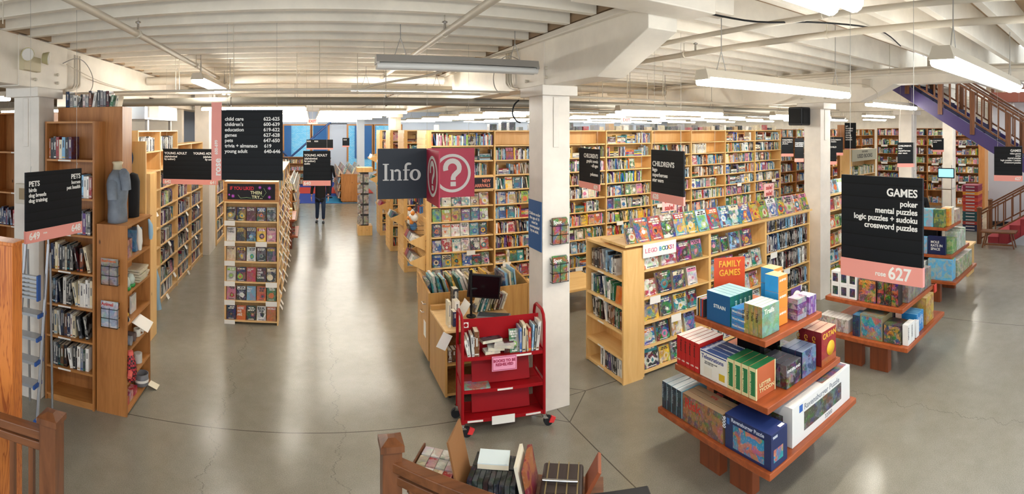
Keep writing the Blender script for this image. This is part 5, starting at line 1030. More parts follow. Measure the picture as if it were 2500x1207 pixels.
# ---------------- displays along the far aisle ----------------
t = thing('display_table', 'red brown table of stacked paperbacks behind the end cap run', 'table', (-.7, 14.2, 0))
MB().box(-1.2, -.42, 13.2, 14.6, .72, .77).build('table_top', REDWOOD, t, world=True); MB().box(-1.25, -.35, 13.2, 14.6, .3, .34).build('lower_shelf', REDWOOD, t, world=True)
for x in (-1.1, -.55):
    for y in (13.3, 14.5): MB().box(x-.05, x+.05, y-.05, y+.05, 0, .72).build('leg', REDWOODZ, t, world=True)
def pile(x, y, z, n, cns, lab, w=.16, d=.22, th=.03):
    for k in range(n):
        c = lin(PAL[cns[k % len(cns)]]); o = MB().box(x-w/2, x+w/2, y-d/2, y+d/2, z+.001+k*(th+.001), z+.001+k*(th+.001)+th, [PAGE, PAGE, c, PAGE, c, c], lin(PAL['cream']), .4).build('paperback', PRINT); tag(o, lab % ORD[k+1], 'paperback', 'piles on the red brown table')
pile(-1.05, 13.45, .77, 9, ['orange', 'yellow', 'tan', 'cream'], '%s book up in the left pile on the red brown table'); pile(-.82, 13.45, .77, 6, ['cream', 'white'], '%s book up in the cream pile on the red brown table'); pile(-.58, 13.45, .77, 8, ['yellow', 'yellow', 'white'], '%s book up in the yellow pile on the red brown table')
pile(-.9, 13.4, .34, 9, ['maroon', 'black', 'red'], '%s book up in the dark lower pile under the red brown table'); pile(-.5, 13.4, .34, 9, ['red', 'maroon', 'charcoal'], '%s book up in the red lower pile under the table')
def slope_rack(label, x0, x1, y0, y1, h, side, pal, k0=4):
    t = thing('magazine_rack', label, 'rack', ((x0+x1)/2, (y0+y1)/2, 0)); MB().box(x0, x1, y0, y1, .08, h).build('body', AMBER, t, .004, world=True); MB().box(x0+.05, x1-.05, y0+.05, y1-.05, 0, .08).build('plinth', AMBER, t, world=True)
    for q in range(4): 
        z = h + .0 + q*.0
    fx = x1 if side > 0 else x0
    for r in range(k0): MB().box(min(fx, fx+side*.14), max(fx, fx+side*.14), y0+.03, y1-.03, .2 + r*.3, .22 + r*.3).build('ledge', AMBERX, t, world=True)
    for r in range(k0):
        y = y0 + .05
        while y < y1 - .25:
            th = .04; M = T(fx + side*.12, y if side < 0 else y + .2, .222 + r*.3) @ rotz(-math.pi/2 if side < 0 else math.pi/2) @ Matrix.Rotation(math.radians(-14), 4, 'X') @ rotz(math.pi/2)
            M = T(fx + side*.12, y + (0 if side > 0 else .2), .222 + r*.3) @ rotz(math.pi/2 * side) @ Matrix.Rotation(math.radians(-14), 4, 'X') @ T(.2, 0, 0) @ rotz(math.pi/2)
            emit(M, th, .26, .19, R.choice(pal), None, busy=.7); y += .23
    for r in range(3):
        y = y0 + .06
        while y < y1 - .25:
            emit(T(x0 + .1 + r*.35, y, h + .002) @ rotz(math.pi/2 * side) @ Matrix.Rotation(math.radians(-24), 4, 'X') @ rotz(math.pi/2), .05, .28, .2, R.choice(pal), None, busy=.7); y += .24
    return t
slope_rack('amber sloping magazine rack at the right of the carpet', 1.25, 2.08, 21.45, 26, 1.22, -1, ['white', 'cream', 'light blue', 'pink', 'yellow', 'teal', 'grey'], 4)
slope_rack('amber sloping magazine rack at the left of the aisle, full of white covers', -1.35, -.6, 16.2, 21.0, 1.2, 1, ['white', 'white', 'cream', 'yellow', 'grey', 'light blue'], 4)
slope_rack('low amber rack of bright covers under the far windows', -3.2, -1.6, 22.0, 24.0, 1.1, 1, BRIGHT, 3)
c = Case('bookcase', 'low red and yellow case beneath the far windows', (-2.6, 28.6, 0), 0, 3.6, .4, [1.2, .8, .4, .06], 1.55, (AMBER, AMBERX))
for z in c.levels: c.row(z, pal=BRIGHT)
t = tag(MB().box(-.62, -.52, 12.95, 12.98, 1.9, 2.05, lin('#17181a')).build('letter_sign', PLAIN), 'small black card with a white B above the white covers', 'sign'); t.location = (-.64, 12.98, 2.22); txt('B', (-.035, -.0165, .13), .12, t, WHITETXT, bold=.03)
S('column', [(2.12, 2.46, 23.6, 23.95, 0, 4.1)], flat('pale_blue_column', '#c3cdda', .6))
S('column', [(18.5, 18.9, 6.1, 6.5, 0, 4.1)], WHITEC)
# ---------------- right hand side ----------------
c = Case('bookcase', 'low pine case of comics and toys to the right of the right column', (8.3, 5.5, 0), 0, 2.3, .45, [1.44, 1.07, .7, .36, .06], 1.76, (LIGHTPINE, LIGHTPINEX))
for z in c.levels: c.row(z, face=.75, fh=.27, pal=BRIGHT, hmin=.2, hmax=.26)
x = 8.35
while x < 10.3: emit(face_M(x, 5.6, 1.762, .2, 16), .05, .29, .2, R.choice(['white', 'light blue', 'grey', 'navy', 'pink']), None, busy=.9); x += .2
lv7 = [2.85, 2.45, 2.08, 1.72, 1.36, 1.0, .62, .1]
for k in range(4):
    c = Case('bookcase', 'amber case on the far right wall beyond the kiosk, %s from its orange end' % ORD[k+1], (19.6, 6.4 + 1.15*k, 0), -math.pi/2, 1.15, .35, lv7, 3.15, (AMBER, AMBERX), group='far right wall cases')
    for z in lv7: c.row(z, pal=BRIGHT, hmin=.2, hmax=.27, face=.3, fill=.9, thick=(.02, .05))
    for z in lv7[1:6:2]: MB().box(.2, .5, -.02, -.014, z-.08, z).build('shelf_card', PAPER, c.r)
t = tag(MB().box(16.9, 19.6, 5.0, 5.25, 0, 3.1).build('end_panel', AMBER), 'tall amber end panel above the stacked crates', 'panel'); t.scale = (.2, 1, 1); t.location.x = 19.4
for k in range(7):
    c = Case('bookcase', 'amber case in the far cross row behind the right column, %s from the left' % ORD[k+1], (11.6 + 1.15*k, 10.0, 0), 0, 1.15, .35, lv7, 3.1, (AMBER, AMBERX), group='far cross row cases')
    for z in lv7: c.row(z, pal=MIXED, hmin=.2, hmax=.27, face=.15, fill=.9, thick=(.02, .05))
c = Case('bookcase', 'pale case with a FEATURED USED BOOKS header behind the GAMES sign', (12.9, 7.3, 0), 0, 1.5, .4, [1.75, 1.35, .95, .5, .06], 2.5, (PINE, PINEX))
MB().box(-.03, 1.53, -.03, -.002, 2.16, 2.5).build('header_board', flat('header_sage', '#a8a48e', .7), c.r); txt('FEATURED', (.75, -.032, 2.47), .08, c.r, tmat('#2f2d28'), align='CENTER'); txt('USED BOOKS', (.75, -.032, 2.38), .16, c.r, tmat('#2f2d28'), align='CENTER', bold=.02)
for z in c.levels: c.row(z, pal=['cream', 'olive', 'navy', 'green', 'tan', 'white'], hmin=.2, hmax=.28)
for k in range(10): emit(T(12.6 + .16*k, 6.5, 1.42) @ Matrix.Rotation(.3 if k % 2 else -.2, 4, 'Y'), .04, .2, .2, R.choice(BRIGHT), None, busy=.5)
tag(MB().box(12.4, 14.4, 6.3, 6.9, 1.36, 1.4).box(12.45, 12.55, 6.35, 6.45, 0, 1.36).box(14.25, 14.35, 6.35, 6.45, 0, 1.36).box(12.45, 12.55, 6.75, 6.85, 0, 1.36).box(14.25, 14.35, 6.75, 6.85, 0, 1.36).build('display_stand', AMBER), 'high display stand of loose books in front of the used books case', 'stand')
tag(MB().box(14.9, 15.5, 8.7, 9.0, 0, 3.25).build('timber_screen', AMBER), 'tall amber panel behind the used books header', 'panel')
# stacked crates
t0 = None
CR = ['#28304f', '#28304f', '#a8382e', '#1f4f55', '#1f4f55', '#1f4f55', '#c9482e', '#c9482e', '#a8282e', '#c9482e', '#a8282e', '#d98f2a', '#8a2340', '#8a2340']
for k, c in enumerate(CR):
    t = thing('crate', '%s plastic crate, %s from the floor in the tall stack' % ({'#28304f': 'navy', '#a8382e': 'dull red', '#1f4f55': 'dark green', '#c9482e': 'orange red', '#a8282e': 'red', '#d98f2a': 'orange', '#8a2340': 'plum'}[c], ORD[k+1]), 'crate', (15.2, 4.35, .1*k + .001), 0, 'stacked crates')
    mt = flat('crate_' + c[1:], c, .45); z = .1*k + .001; m = MB().box(14.95, 15.45, 4.12, 4.6, z, z+.01)
    for (x0, x1, y0, y1) in ((14.95, 14.965, 4.12, 4.6), (15.435, 15.45, 4.12, 4.6), (14.965, 15.435, 4.12, 4.135), (14.965, 15.435, 4.585, 4.6)): m.box(x0, x1, y0, y1, z+.01, z+.097)
    m.box(14.935, 15.465, 4.105, 4.615, z+.08, z+.097) if k == len(CR)-1 else m.box(14.935, 14.95, 4.105, 4.615, z+.078, z+.096).box(14.95, 15.465, 4.105, 4.12, z+.078, z+.096)
    m.build('tub', mt, t, world=True); MB().box(14.93, 14.935, 4.22, 4.5, z+.03, z+.06).build('handle_slot', flat('slot_grey', '#b9b4b4', .6), t, world=True)
# kiosk
t = thing('kiosk', 'search kiosk with a glowing blue screen on a slim metal stand', 'kiosk', (16.4, 5.55, 0))
for y in (5.4, 5.75): MB().cyl((16.3, y, .03), (16.3, y, 1.9), .015, 8).build('pole', CHROME, t, world=True)
MB().box(16.05, 16.6, 5.3, 5.85, 0, .03).build('base', CHROME, t, world=True); MB().box(16.0, 16.5, 5.3, 5.85, 1.1, 1.13).build('tray', CHROME, t, world=True)
MB().box(16.2, 16.25, 5.28, 5.86, 1.46, 1.8).build('screen_housing', BLACKM, t, .01, world=True); MB().box(16.192, 16.2, 5.31, 5.83, 1.5, 1.77).build('screen', flat('blue_screen', '#7fd0e0', .2, emit=.7), t, world=True)
# purple staircase going up behind the tables
def xz_slab(t, name, x0, x1, poly, mat): # outline in (y, z)
    m = MB(); n = len(poly); m.add([(x0, y, z) for y, z in poly] + [(x1, y, z) for y, z in poly], [(k, n+k, n+(k+1) % n, (k+1) % n) for k in range(n)] + [tuple(range(n)), tuple(range(n, 2*n))[::-1]]); return m.build(name, mat, t, world=True)
zb = lambda y: 2.57 + .6*(y - 2.4)
t = thing('staircase', 'purple steel staircase rising to the left over the far table', 'staircase', (10.8, -1.8, 0))
for x in (10.1, 11.6): xz_slab(t, 'stringer', x, x+.07, [(5.0, zb(5.0)), (5.0, zb(5.0)+.3), (-1.85, zb(-1.85)+.3), (-1.85, 0.02)], PURPLE)
tread = flat('patterned_carpet', '#2a2844', .9)
for k in range(24):
    y = 4.9 - k*.28; z = zb(y) + .16; MB().box(10.17, 11.6, y-.29, y, z-.05, z).build('tread', tread, t, world=True)
    MB().box(10.17, 11.6, y-.02, y, z, z+.12).build('riser', tread, t, world=True)
for x, n_ in ((10.13, 'near'), (11.63, 'far')):
    rl = railing('brown wooden banister on the %s side of the purple staircase' % n_, (x, 4.6), (x, -1.6), zb(4.6)+.32, zb(-1.6)+.32, .78, 36, False, False, gap=.06)
    for y in (4.35, 3.6, 2.9, 2.15, 1.4): newel(MB(), x, y, zb(y)+.12, zb(y)+.32+.74, .05, False).build('newel_post', RAILZ, rl, world=True)
# red carpeted flight rising to the right edge
t = thing('red_staircase', 'short red carpeted staircase rising towards the right edge', 'staircase', (14.3, 3.5, 0))
for k in range(10):
    y = 3.45 - k*.3; MB().box(13.55, 14.95, y-.31, y, 0, .17*(k+1)).build('step', CARPETRED, t, world=True)
xz_slab(t, 'stringer', 13.44, 13.54, [(2.9, 0), (.4, 1.42), (.4, 0)], flat('stair_side_grey', '#b9b9bd', .6))
railing('brown banister on the near side of the red staircase', (13.4, 3.65), (13.4, .5), .0, 1.76, .88, 14, True, False); railing('brown banister on the wall side of the red staircase', (15.05, 3.75), (15.05, .5), .0, 1.76, .88, 14, True, False)
t = thing('stool_bench', 'low brown wooden bench at the foot of the red staircase', 'bench', (13.1, 3.1, 0))
MB().box(12.9, 13.25, 2.55, 3.5, .4, .44).build('seat', RAIL, t, .006, world=True)
for y, s in ((2.7, -1), (3.35, 1)):
    for x in (12.95, 13.2): MB().tube([(x, y, .4), (x, y+s*.1, 0)], .02, 8).build('leg', RAILZ, t, world=True)
MB().box(12.93, 12.97, 2.62, 3.42, .08, .12).build('stretcher', RAIL, t, world=True)
S('wall_stair', [(16.0, 16.2, -3, 4.05, 0, 4.1)], flat('grey_white_wall', '#c9c7c9', .7)); S('baseboard_stair', [(15.97, 16.0, -3, 4.05, 0, .15)], BLACKR)
S('ceiling_fascia', [(15.5, 15.9, -3, 3.9, 3.95, 4.25)], flat('rust_fascia', '#8c4a35', .6)); railing('upper floor banister above the rust coloured fascia', (15.6, 3.8), (15.6, -2), 4.25, 4.25, .8, 30, True, False)
for k in range(2): 
    t = thing('spot_lamp', 'white track spotlight under the upper landing, %s' % ('nearer', 'farther')[k], 'lamp', (15.7, 2.5 + .7*k, 3.74)); MB().lathe([(.03, .2), (.08, .05), (.09, 0)], (15.7, 2.5 + .7*k, 3.74), 14).build('shade', PAPER, t, world=True); MB().cyl((15.7, 2.5+.7*k, 3.9), (15.7, 2.5+.7*k, 3.95), .008, 6).build('rod', GREYMET, t, world=True)
tag(MB().box(11.9, 12.6, .75, .8, 0, .95).box(11.9, 12.6, .75, 1.2, .9, .95).box(12.0, 12.5, .8, 1.2, .3, .33).box(11.9, 11.93, .75, 1.2, 0, .9).build('shelf_cart', AMBER), 'small wooden shelf cart cut by the right edge of the view', 'cart')

t = thing('paper_banner', 'white paper banner with coloured hand lettering taped under the front of the ledge', 'sign', (4.1, 5.05, 1.5))
MB(T(4.1, 5.05, 1.5)).box(-.28, .26, -.004, -.001, 0, .17).build('sheet', PAPER, t, world=True)
for k, (ch, c) in enumerate(zip('LEGO BOOKS!', ['#d8869a', '#d8869a', '#d8869a', '#d8869a', '#ffffff', '#2f8fc0', '#3fa05a', '#4f7fc0', '#d8862c', '#b84a8a', '#c23b4a'])):
    if ch != ' ': txt(ch, (-.25 + .045*k, -.0045, .12), .075, t, tmat(c), bold=.03)
t = thing('sale_sign', 'pink and white sign reading sale twice behind the slanted books', 'sign', (4.62, 5.5, 1.69))
MB().box(4.50, 4.76, 5.5, 5.506, 1.95, 2.17).build('card', flat('sale_pink', '#f0c4c0', .6), t, world=True); MB().box(4.62, 4.64, 5.5, 5.52, 1.69, 1.95).build('stem', PAPER, t, world=True); MB().box(4.56, 4.70, 5.44, 5.56, 1.69, 1.697).build('foot', PAPER, t, world=True)
txt('sale!\nsale!', (.01, -.001, .46), .1, t, tmat('#c2413f'), align='CENTER', bold=.03)
t = thing('sale_sign', 'pink and white sale sign farther along the slanted books', 'sign', (6.85, 5.5, 1.69))
MB().box(6.72, 6.98, 5.5, 5.506, 1.95, 2.17).build('card', flat('sale_pink_two', '#f0c4c0', .6), t, world=True); MB().box(6.84, 6.86, 5.5, 5.52, 1.69, 1.95).build('stem', PAPER, t, world=True); MB().box(6.78, 6.92, 5.44, 5.56, 1.69, 1.697).build('foot', PAPER, t, world=True)
txt('sale!\nsale!', (0, -.001, .46), .1, t, tmat('#c2413f'), align='CENTER', bold=.03)
# ---------------- red wooden tiered games tables ----------------
GC = [0]
def gtable(label, cx, cy, sizes=((1.36, .45), (1.13, .87), (.87, 1.33)), n=3):
    t = thing('tiered_table', label, 'table', (cx, cy, 0), 0)
    for (s, z) in sizes[:n]:
        MB().box(-s/2, s/2, -s/2, s/2, z-.055, z).build('table_top', REDWOOD, t, .006)
    for sx in (-1, 1):
        for sy in (-1, 1): MB().box(sx*.42-.05, sx*.42+.05, sy*.19-.13, sy*.19+.13, 0, .395).build('leg', REDWOODZ, t, .004)
        MB().box(sx*.42-.02, sx*.42+.02, -.1, .1, .26, .395).build('stretcher', REDWOODZ, t)
    for a, b in zip(sizes[:n-1], sizes[1:n]):
        for sx in (-1, 1): MB().box(sx*.12-.03, sx*.12+.03, -.14, .14, a[1], b[1]-.055).build('post', BLACKM, t)
    return t
gtable('front red wooden tiered table piled with party and puzzle games', 3.74, 3.13)
gtable('middle red wooden tiered table half hidden by the big GAMES sign', 6.35, 3.12)
gtable('far red wooden tiered table of children\'s games near the purple stair', 9.1, 3.4)
E_ = []
def game(label, x0, x1, y0, y1, z, h, c, c2=None, busy=0.0, faces=None, name='board_game', group=None, rz=0.0, texts=(), top=None, cat='board game'):
    """box with its cover on the face(s) named; texts: (body, face, x, z, size, colour)"""
    c = lin(c); c2 = lin(c2) if c2 else (.8, .78, .7)
    cols = [lin(faces.get(k, '')) if faces and k in faces else c for k in ('L', 'R', 'F', 'B', 'D', 'T')]
    bz = [busy.get(k, 0) if isinstance(busy, dict) else busy for k in ('L', 'R', 'F', 'B', 'D', 'T')]
    x0, x1, y0, y1 = x0+.0015, x1-.0015, y0+.0015, y1-.0015
    cx, cy = (x0+x1)/2, (y0+y1)/2; w, d = (x1-x0)/2, (y1-y0)/2
    o = MB().box(-w, w, -d, d, 0, h, cols, c2, bz).build(name, PRINTB, origin=(0, 0, 0), bevel=.002); o.location = (cx, cy, z+.001); o.rotation_euler = (0, 0, rz)
    tag(o, label, cat, group)
    for (b, f, x, zz, sz, cc, *opt) in texts:
        mt = tmat(cc); al = opt[0] if opt else 'LEFT'
        if f == 'L': txt(b, (-w-.0005, d - x, zz), sz, o, mt, u=(0, -1, 0), v=(0, 0, 1), bold=.02, name='title', align=al, ext=.0006)
        elif f == 'F': txt(b, (-w + x, -d-.0005, zz), sz, o, mt, bold=.02, name='title', align=al, ext=.0006)
        elif f == 'LV': txt(b, (-w-.0005, d - x, zz), sz, o, mt, u=(0, 0, -1), v=(0, -1, 0), bold=.02, name='title', align=al, ext=.0006)
        elif f == 'FV': txt(b, (-w + x, -d-.0005, zz), sz, o, mt, u=(0, 0, -1), v=(1, 0, 0), bold=.02, name='title', align=al, ext=.0006)
        elif f == 'T': txt(b, (-w + x, -d + zz, h+.0005), sz, o, mt, u=(1, 0, 0), v=(0, 1, 0), bold=.02, name='title', align=al, ext=.0006)
    return o
def panel(o, f, x, z, w, h, c, c2, busy=.9, name='cover_picture'):
    bb = [Vector(b) for b in o.bound_box]; hw = max(b.x for b in bb); hd = max(b.y for b in bb)
    m = MB()
    if f == 'L': m.box(-hw-.0012, -hw-.0002, hd-x-w, hd-x, z, z+h, lin(c), lin(c2), busy)
    else: m.box(-hw+x, -hw+x+w, -hd-.0012, -hd-.0002, z, z+h, lin(c), lin(c2), busy)
    return m.build(name, PRINTB, o)
nth = lambda k: ORD[k+1]
# front table, top tier
z = 1.331; g = 'games on the top tier of the front table'
for k, c in enumerate(('#d8d4c8', '#2c2c2e', '#c78a2c', '#3c6aa0', '#c23b2c', '#2f2f34')):
    game('thin upright card game box on the top tier beside the blue-green square boxes, %s from the left' % nth(k), 3.33, 3.50, 3.545 - .018*k, 3.563 - .018*k, z, .17, c, group=g)
for k in range(5):
    o = game('blue and green square game box, %s' % ('cover showing' if k == 0 else '%s behind the showing cover' % ORD[k]), 3.33 + .062*k, 3.392 + .062*k, 3.12, 3.42, z, .27, '#1f6a8c', '#5f9a3a', {'L': .0}, {'T': '#9cc7cf', 'L': '#1b5f92', 'F': '#1b6a5c'}, group=g,
         texts=(('STRAIN', 'L', .09, .17, .045, '#e9efe9'),) if k == 0 else (('STRAIN', 'FV', .03, .22, .03, '#cfe8dd'),))
for k in range(3):
    game('light blue word game box, %s of the pile' % ('top', 'middle', 'bottom')[2-k], 3.33, 3.5, 2.955, 3.11, z + .062*k, .06, '#2f86c4', '#e06a4a', .15, {'T': '#2a7fbf'}, group=g, texts=(('Word Around', 'L', .012, .045, .026, '#f3ead0'),))
for k in range(4):
    o = game('tan jungle-covered game box standing at the front corner, %s from the left' % nth(k), 3.33, 3.57, 2.905 - .052*k, 2.957 - .052*k, z, .26, '#b89b52', '#6c8a3a', {'L': .5, 'F': .5}, {'T': '#cfd6cb', 'F': '#7fae9a'}, group=g,
         texts=(('Trails', 'LV', .008, .2, .036, '#3c2f14'),) + ((('Trails', 'F', .03, .24, .06, '#f2efe2'),) if k == 3 else ()))
for k, (x, y, zz) in enumerate(((3.62, 2.8, 0), (3.62, 2.8, .15), (3.62, 2.8, .30), (3.78, 2.98, .0), (3.78, 2.98, .15), (3.78, 2.98, .3), (3.6, 3.1, .29))):
    if k == 6: continue
    game('orange and blue children\'s game box, %s column, %s from the bottom' % ('front' if k < 3 else 'rear', nth(k % 3)), x, x+.14, y, y+.16, z+zz, .148, '#e8863a', '#2f8fd0', {'L': .1}, {'L': '#2f9be0', 'T': '#f0b070', 'F': '#ee8c34'}, group=g, texts=(('ANIMIX', 'F', .015, .12, .03, '#f7f3ea'),))
for k in range(4):
    game('purple and grey dice game box, %s in the small pile' % nth(k), 3.83, 3.98, 2.74, 2.86, z + .05*k, .048, '#5a3c78', '#c9c2d4', .6, group=g)
for k in range(4):
    game('lilac and white slim box at the right end of the top tier, %s from the left' % nth(k), 4.02+.032*k, 4.05+.032*k, 2.74, 2.9, z, .17, '#7a4f9a', '#e9e4ee', .3, {'T': '#d9cfe4'}, group=g)
o = tag(MB().box(3.99, 4.15, 2.93, 2.936, z, z+.22, lin('#4a2a6a'), lin('#e8dcc4'), .0).lathe([(.001, 0), (.07, .001), (.07, .01), (.001, .011)], (0, 0, 0), 24, lin('#e3d7bd'), M=T(4.07, 2.929, 1.45) @ Matrix.Rotation(math.pi/2, 4, 'X')).build('display_card', PLAIN), 'purple display card with a cream disc at the back right of the top tier', 'card')
o = tag(MB().lathe([(.001, 0), (.1, .001), (.1, .012), (.001, .013)], (0, 0, 0), 28, lin('#3f6f8f'), sx=1, M=T(3.62, 3.25, 1.5) @ Matrix.Rotation(1.0, 4, 'X')).box(3.56, 3.68, 3.26, 3.29, 1.331, 1.45, lin('#2f5f8f')).build('display_stand', PLAIN), 'round blue display disc behind the light blue word game boxes', 'display')
t = thing('standing_sign', 'orange red FAMILY GAMES sign standing at the back of the top tier', 'sign', (3.75, 3.52, z))
o = MB(T(0, 0, .02) @ rotz(-.55)).box(-.16, .16, 0, .008, 0, .46, lin('#d2502a')).build('board', PLAIN, t)
R3 = rotz(-.55)
x = txt('FAMILY\nGAMES', (0, 0, 0), .088, t, tmat('#f0b23a'), u=R3 @ Vector((1, 0, 0)), v=(0, 0, 1), align='CENTER', bold=.02, sx=.8); x.location = R3 @ Vector((0, -.004, .46))
MB().box(-.1, .1, -.05, .05, 0, .02).build('foot', BLACKM, t)
# front table, middle tier
z = .871; g = 'games on the middle tier of the front table'
for k in range(5):
    o = game('red boxed game with white lettering standing spine out, %s from the left' % nth(k), 3.2, 3.52, 3.635 - .062*k, 3.695 - .062*k, z, .27, '#c02a26', '#e9dfcf', 0, {'T': '#d9c2b8'}, group=g, texts=(('5 second', 'LV', .012, .24, .03, '#2b1a12'), ('rule', 'L', .008, .06, .025, '#f1ead8')))
for k in range(4):
    o = game('white and blue sketching game box, %s' % ('sketches cover showing' if k == 0 else '%s behind the showing cover' % ORD[k]), 3.2 + .07*k, 3.268 + .07*k, 3.03, 3.375, z, .24, '#2b4d8a', '#e9e6da', 0, {'L': '#eceadf', 'T': '#38578f'}, group=g,
         texts=(('Telestrations', 'L', .02, .21, .052, '#233f86'), ('THE TELEPHONE GAME\nSKETCHED OUT', 'L', .06, .15, .015, '#444444')) if k == 0 else (('Telestrations', 'T', .045, .02, .03, '#d9dfe8'),))
    if k: o.children[0].rotation_euler = (0, 0, math.pi/2)
    else: MB().box(-.0355, -.0345, -.16, .16, .222, .232, lin('#233f86')).build('cover_border', PLAIN, o); panel(o, 'L', .05, .02, .1, .08, '#e6e2d2', '#777777', 0, 'cover_sketch'); panel(o, 'L', .24, .03, .07, .06, '#d9b62e', '#777777', 0, 'cover_sketch')
for k in range(4):
    o = game('green and cream letter game box on edge, %s from the left' % nth(k), 3.2, 3.46, 2.955 - .083*k, 3.037 - .083*k, z, .26, '#e2d8a4', '#2f7a4a', 0, {'T': '#2c7548', 'F': '#b9603a'}, group=g)
    panel(o, 'L', .014, .03, .054, .2, '#2a7a4a', '#1d5d38', 0, 'spine_panel'); txt('LETTER TYCOON', (-.1305, .014, .22), .024, o, tmat('#e8dca8'), u=(0, 0, -1), v=(0, -1, 0), name='title', bold=.02).location = (-.1315, -.0, .218)
    o.children[-1].location = (-.1315, .012, .22)
    if k == 3:
        for a, b in ((0, .012), (.245, .012)): panel(o, 'F', a, 0, b, .26, '#e2d8a4', '#e2d8a4', 0, 'cover_border')
        txt('LETTER\nTYCOON', (-.09, -.043, .13), .045, o, tmat('#e8dca8'), name='title', bold=.01)
for k in range(4):
    game('black and silver fantasy game box on the right side of the middle tier, %s from the front' % nth(k), 3.5 + .0*k, 3.72, 2.62 + .075*k, 2.693 + .075*k, z, .2 + .0*k, '#26262c', '#8f8a94', {'L': .4, 'F': .6}, {'T': '#55565e'}, group=g, texts=(('UNDERLAND', 'F', .01, .16, .032, '#e8e8e4'),) if k == 0 else ())
for k in range(3):
    game('dark blue box with a pale moon cover on the middle tier, %s from the front' % nth(k), 3.735, 3.96, 2.62 + .08*k, 2.698 + .08*k, z, .235, '#2f3f66', '#7f93b8', {'F': .6}, {'T': '#6f7f9a', 'L': '#26304c'}, group=g)
for k in range(3):
    game('flat dark card game box in the centre of the middle tier, pile of three, %s up' % nth(k), 3.52, 3.78, 3.0, 3.25, z + .05*k, .048, '#3a3a40', '#9a9aa2', .5, group=g)
for k in range(3):
    o = game('dark red game box with yellow sun, %s from the front' % nth(k), 4.02, 4.28, 2.6 + .09*k, 2.688 + .09*k, z, .32, '#7a1f24', '#c8862c', {'F': .1}, {'T': '#c9a08a', 'F': '#98222a'}, group=g,
         texts=(('CATAN', 'LV', .02, .27, .05, '#d8a13a'),) + ((('CATAN', 'F', .02, .3, .07, '#e0b83a'),) if k == 0 else ()))
    if k == 0:
        m = MB(); m.lathe([(.001, 0), (.07, .0005), (.07, .001), (.001, .0012)], (0, 0, 0), 24, lin('#e8b62a'), sx=1.0, M=T(.03, -.0445, .13) @ Matrix.Rotation(math.pi/2, 4, 'X')); m.build('cover_sun', PLAIN, o)
        panel(o, 'F', .0, .0, .257, .06, '#a8572a', '#6b3a1c', .2)
for k in range(3):
    game('flat silver-black box stacked behind the dark games, %s up' % nth(k), 3.85, 4.0, 2.95, 3.2, z+.055*k, .053, '#4a4b52', '#a5a6ad', .5, group=g)
# front table, bottom tier
z = .451; g = 'games on the bottom tier of the front table'
for k in range(4):
    o = game('dark slim game box with ice blue cover, %s from the left' % nth(k), 3.09, 3.42, 3.715 - .07*k, 3.783 - .07*k, z, .25, '#26323a', '#7fa6b8', {'L': .1}, {'T': '#b7c6cb', 'F': '#86b3c4'}, group=g, texts=(('SAPPHIRE', 'LV', .02, .22, .03, '#8d9aa0'),) + ((('SAPPHIRE', 'F', .015, .235, .05, '#2b4650'),) if k == 3 else ()))
for k in range(3):
    o = game('brown battle scene war game box, %s' % ('cover showing' if k == 0 else '%s behind the showing cover' % ORD[k]), 3.09 + .07*k, 3.158 + .07*k, 2.98, 3.49, z, .25, '#8a6a48', '#c8824a', {'L': .55}, {'T': '#a88e70', 'L': '#6f5c44'}, group=g,
         texts=(('Risk', 'L', .03, .235, .12, '#c2362c'),) if k == 0 else (('Risk', 'T', .05, .2, .05, '#b8463a'),))
    if k: o.children[0].rotation_euler = (0, 0, math.pi/2)
o = game('dark blue 9000 piece puzzle box with coral reef picture', 3.09, 3.3, 2.46, 2.955, z, .28, '#1c2c5c', '#2b3f78', 0, {'T': '#22346a'}, name='jigsaw_puzzle', cat='puzzle', texts=(('Ravensburger Puzzle', 'L', .07, .268, .042, '#c9d2e4'), ('9000', 'LV', .012, .25, .05, '#dfe5ee'), ('9000', 'F', .02, .26, .03, '#dfe5ee')))
panel(o, 'L', .09, .025, .33, .19, '#2f8fc0', '#d8763a'); panel(o, 'F', .03, .05, .12, .1, '#2f8fc0', '#d8763a'); panel(o, 'L', .02, .2, .03, .05, '#2f66b8', '#fff', 0, 'badge')
MB().box(.03, .09, -.23, -.2, .2805, .2815).build('price_sticker', PAPER, o)
o = game('huge white 32000 piece puzzle box with city panorama', 3.42, 4.38, 2.50, 2.86, z, .33, '#e3e3e0', '#d6d6d4', 0, name='jigsaw_puzzle', cat='puzzle', texts=(('Ravensburger Puzzle', 'F', .17, .305, .07, '#8a8f96'), ('32000', 'F', .5, .06, .05, '#8a8f96'), ('32000', 'T', .12, .26, .09, '#9a9ea4'), ('Ravensburger', 'LV', .06, .3, .04, '#9a9ea4')))
panel(o, 'F', .17, .07, .62, .16, '#4a463c', '#6f7f86', .5); MB().box(-.48 + .5, .46, -.15, .15, .3302, .3312, lin('#6a6f86'), lin('#a8674a'), .8).build('cover_picture', PRINTB, o); panel(o, 'L', .1, .1, .16, .14, '#4a463c', '#6f7f86', .5)
panel(o, 'F', .10, .25, .05, .06, '#2f66b8', '#fff', 0, 'badge')
for k in range(5):
    game('dark game box in the shaded middle of the bottom tier, %s from the left' % nth(k), 3.45 + .07*k, 3.515 + .07*k, 3.2, 3.45, z, .22, '#2a2c33', '#6a6d78', .3, group=g)
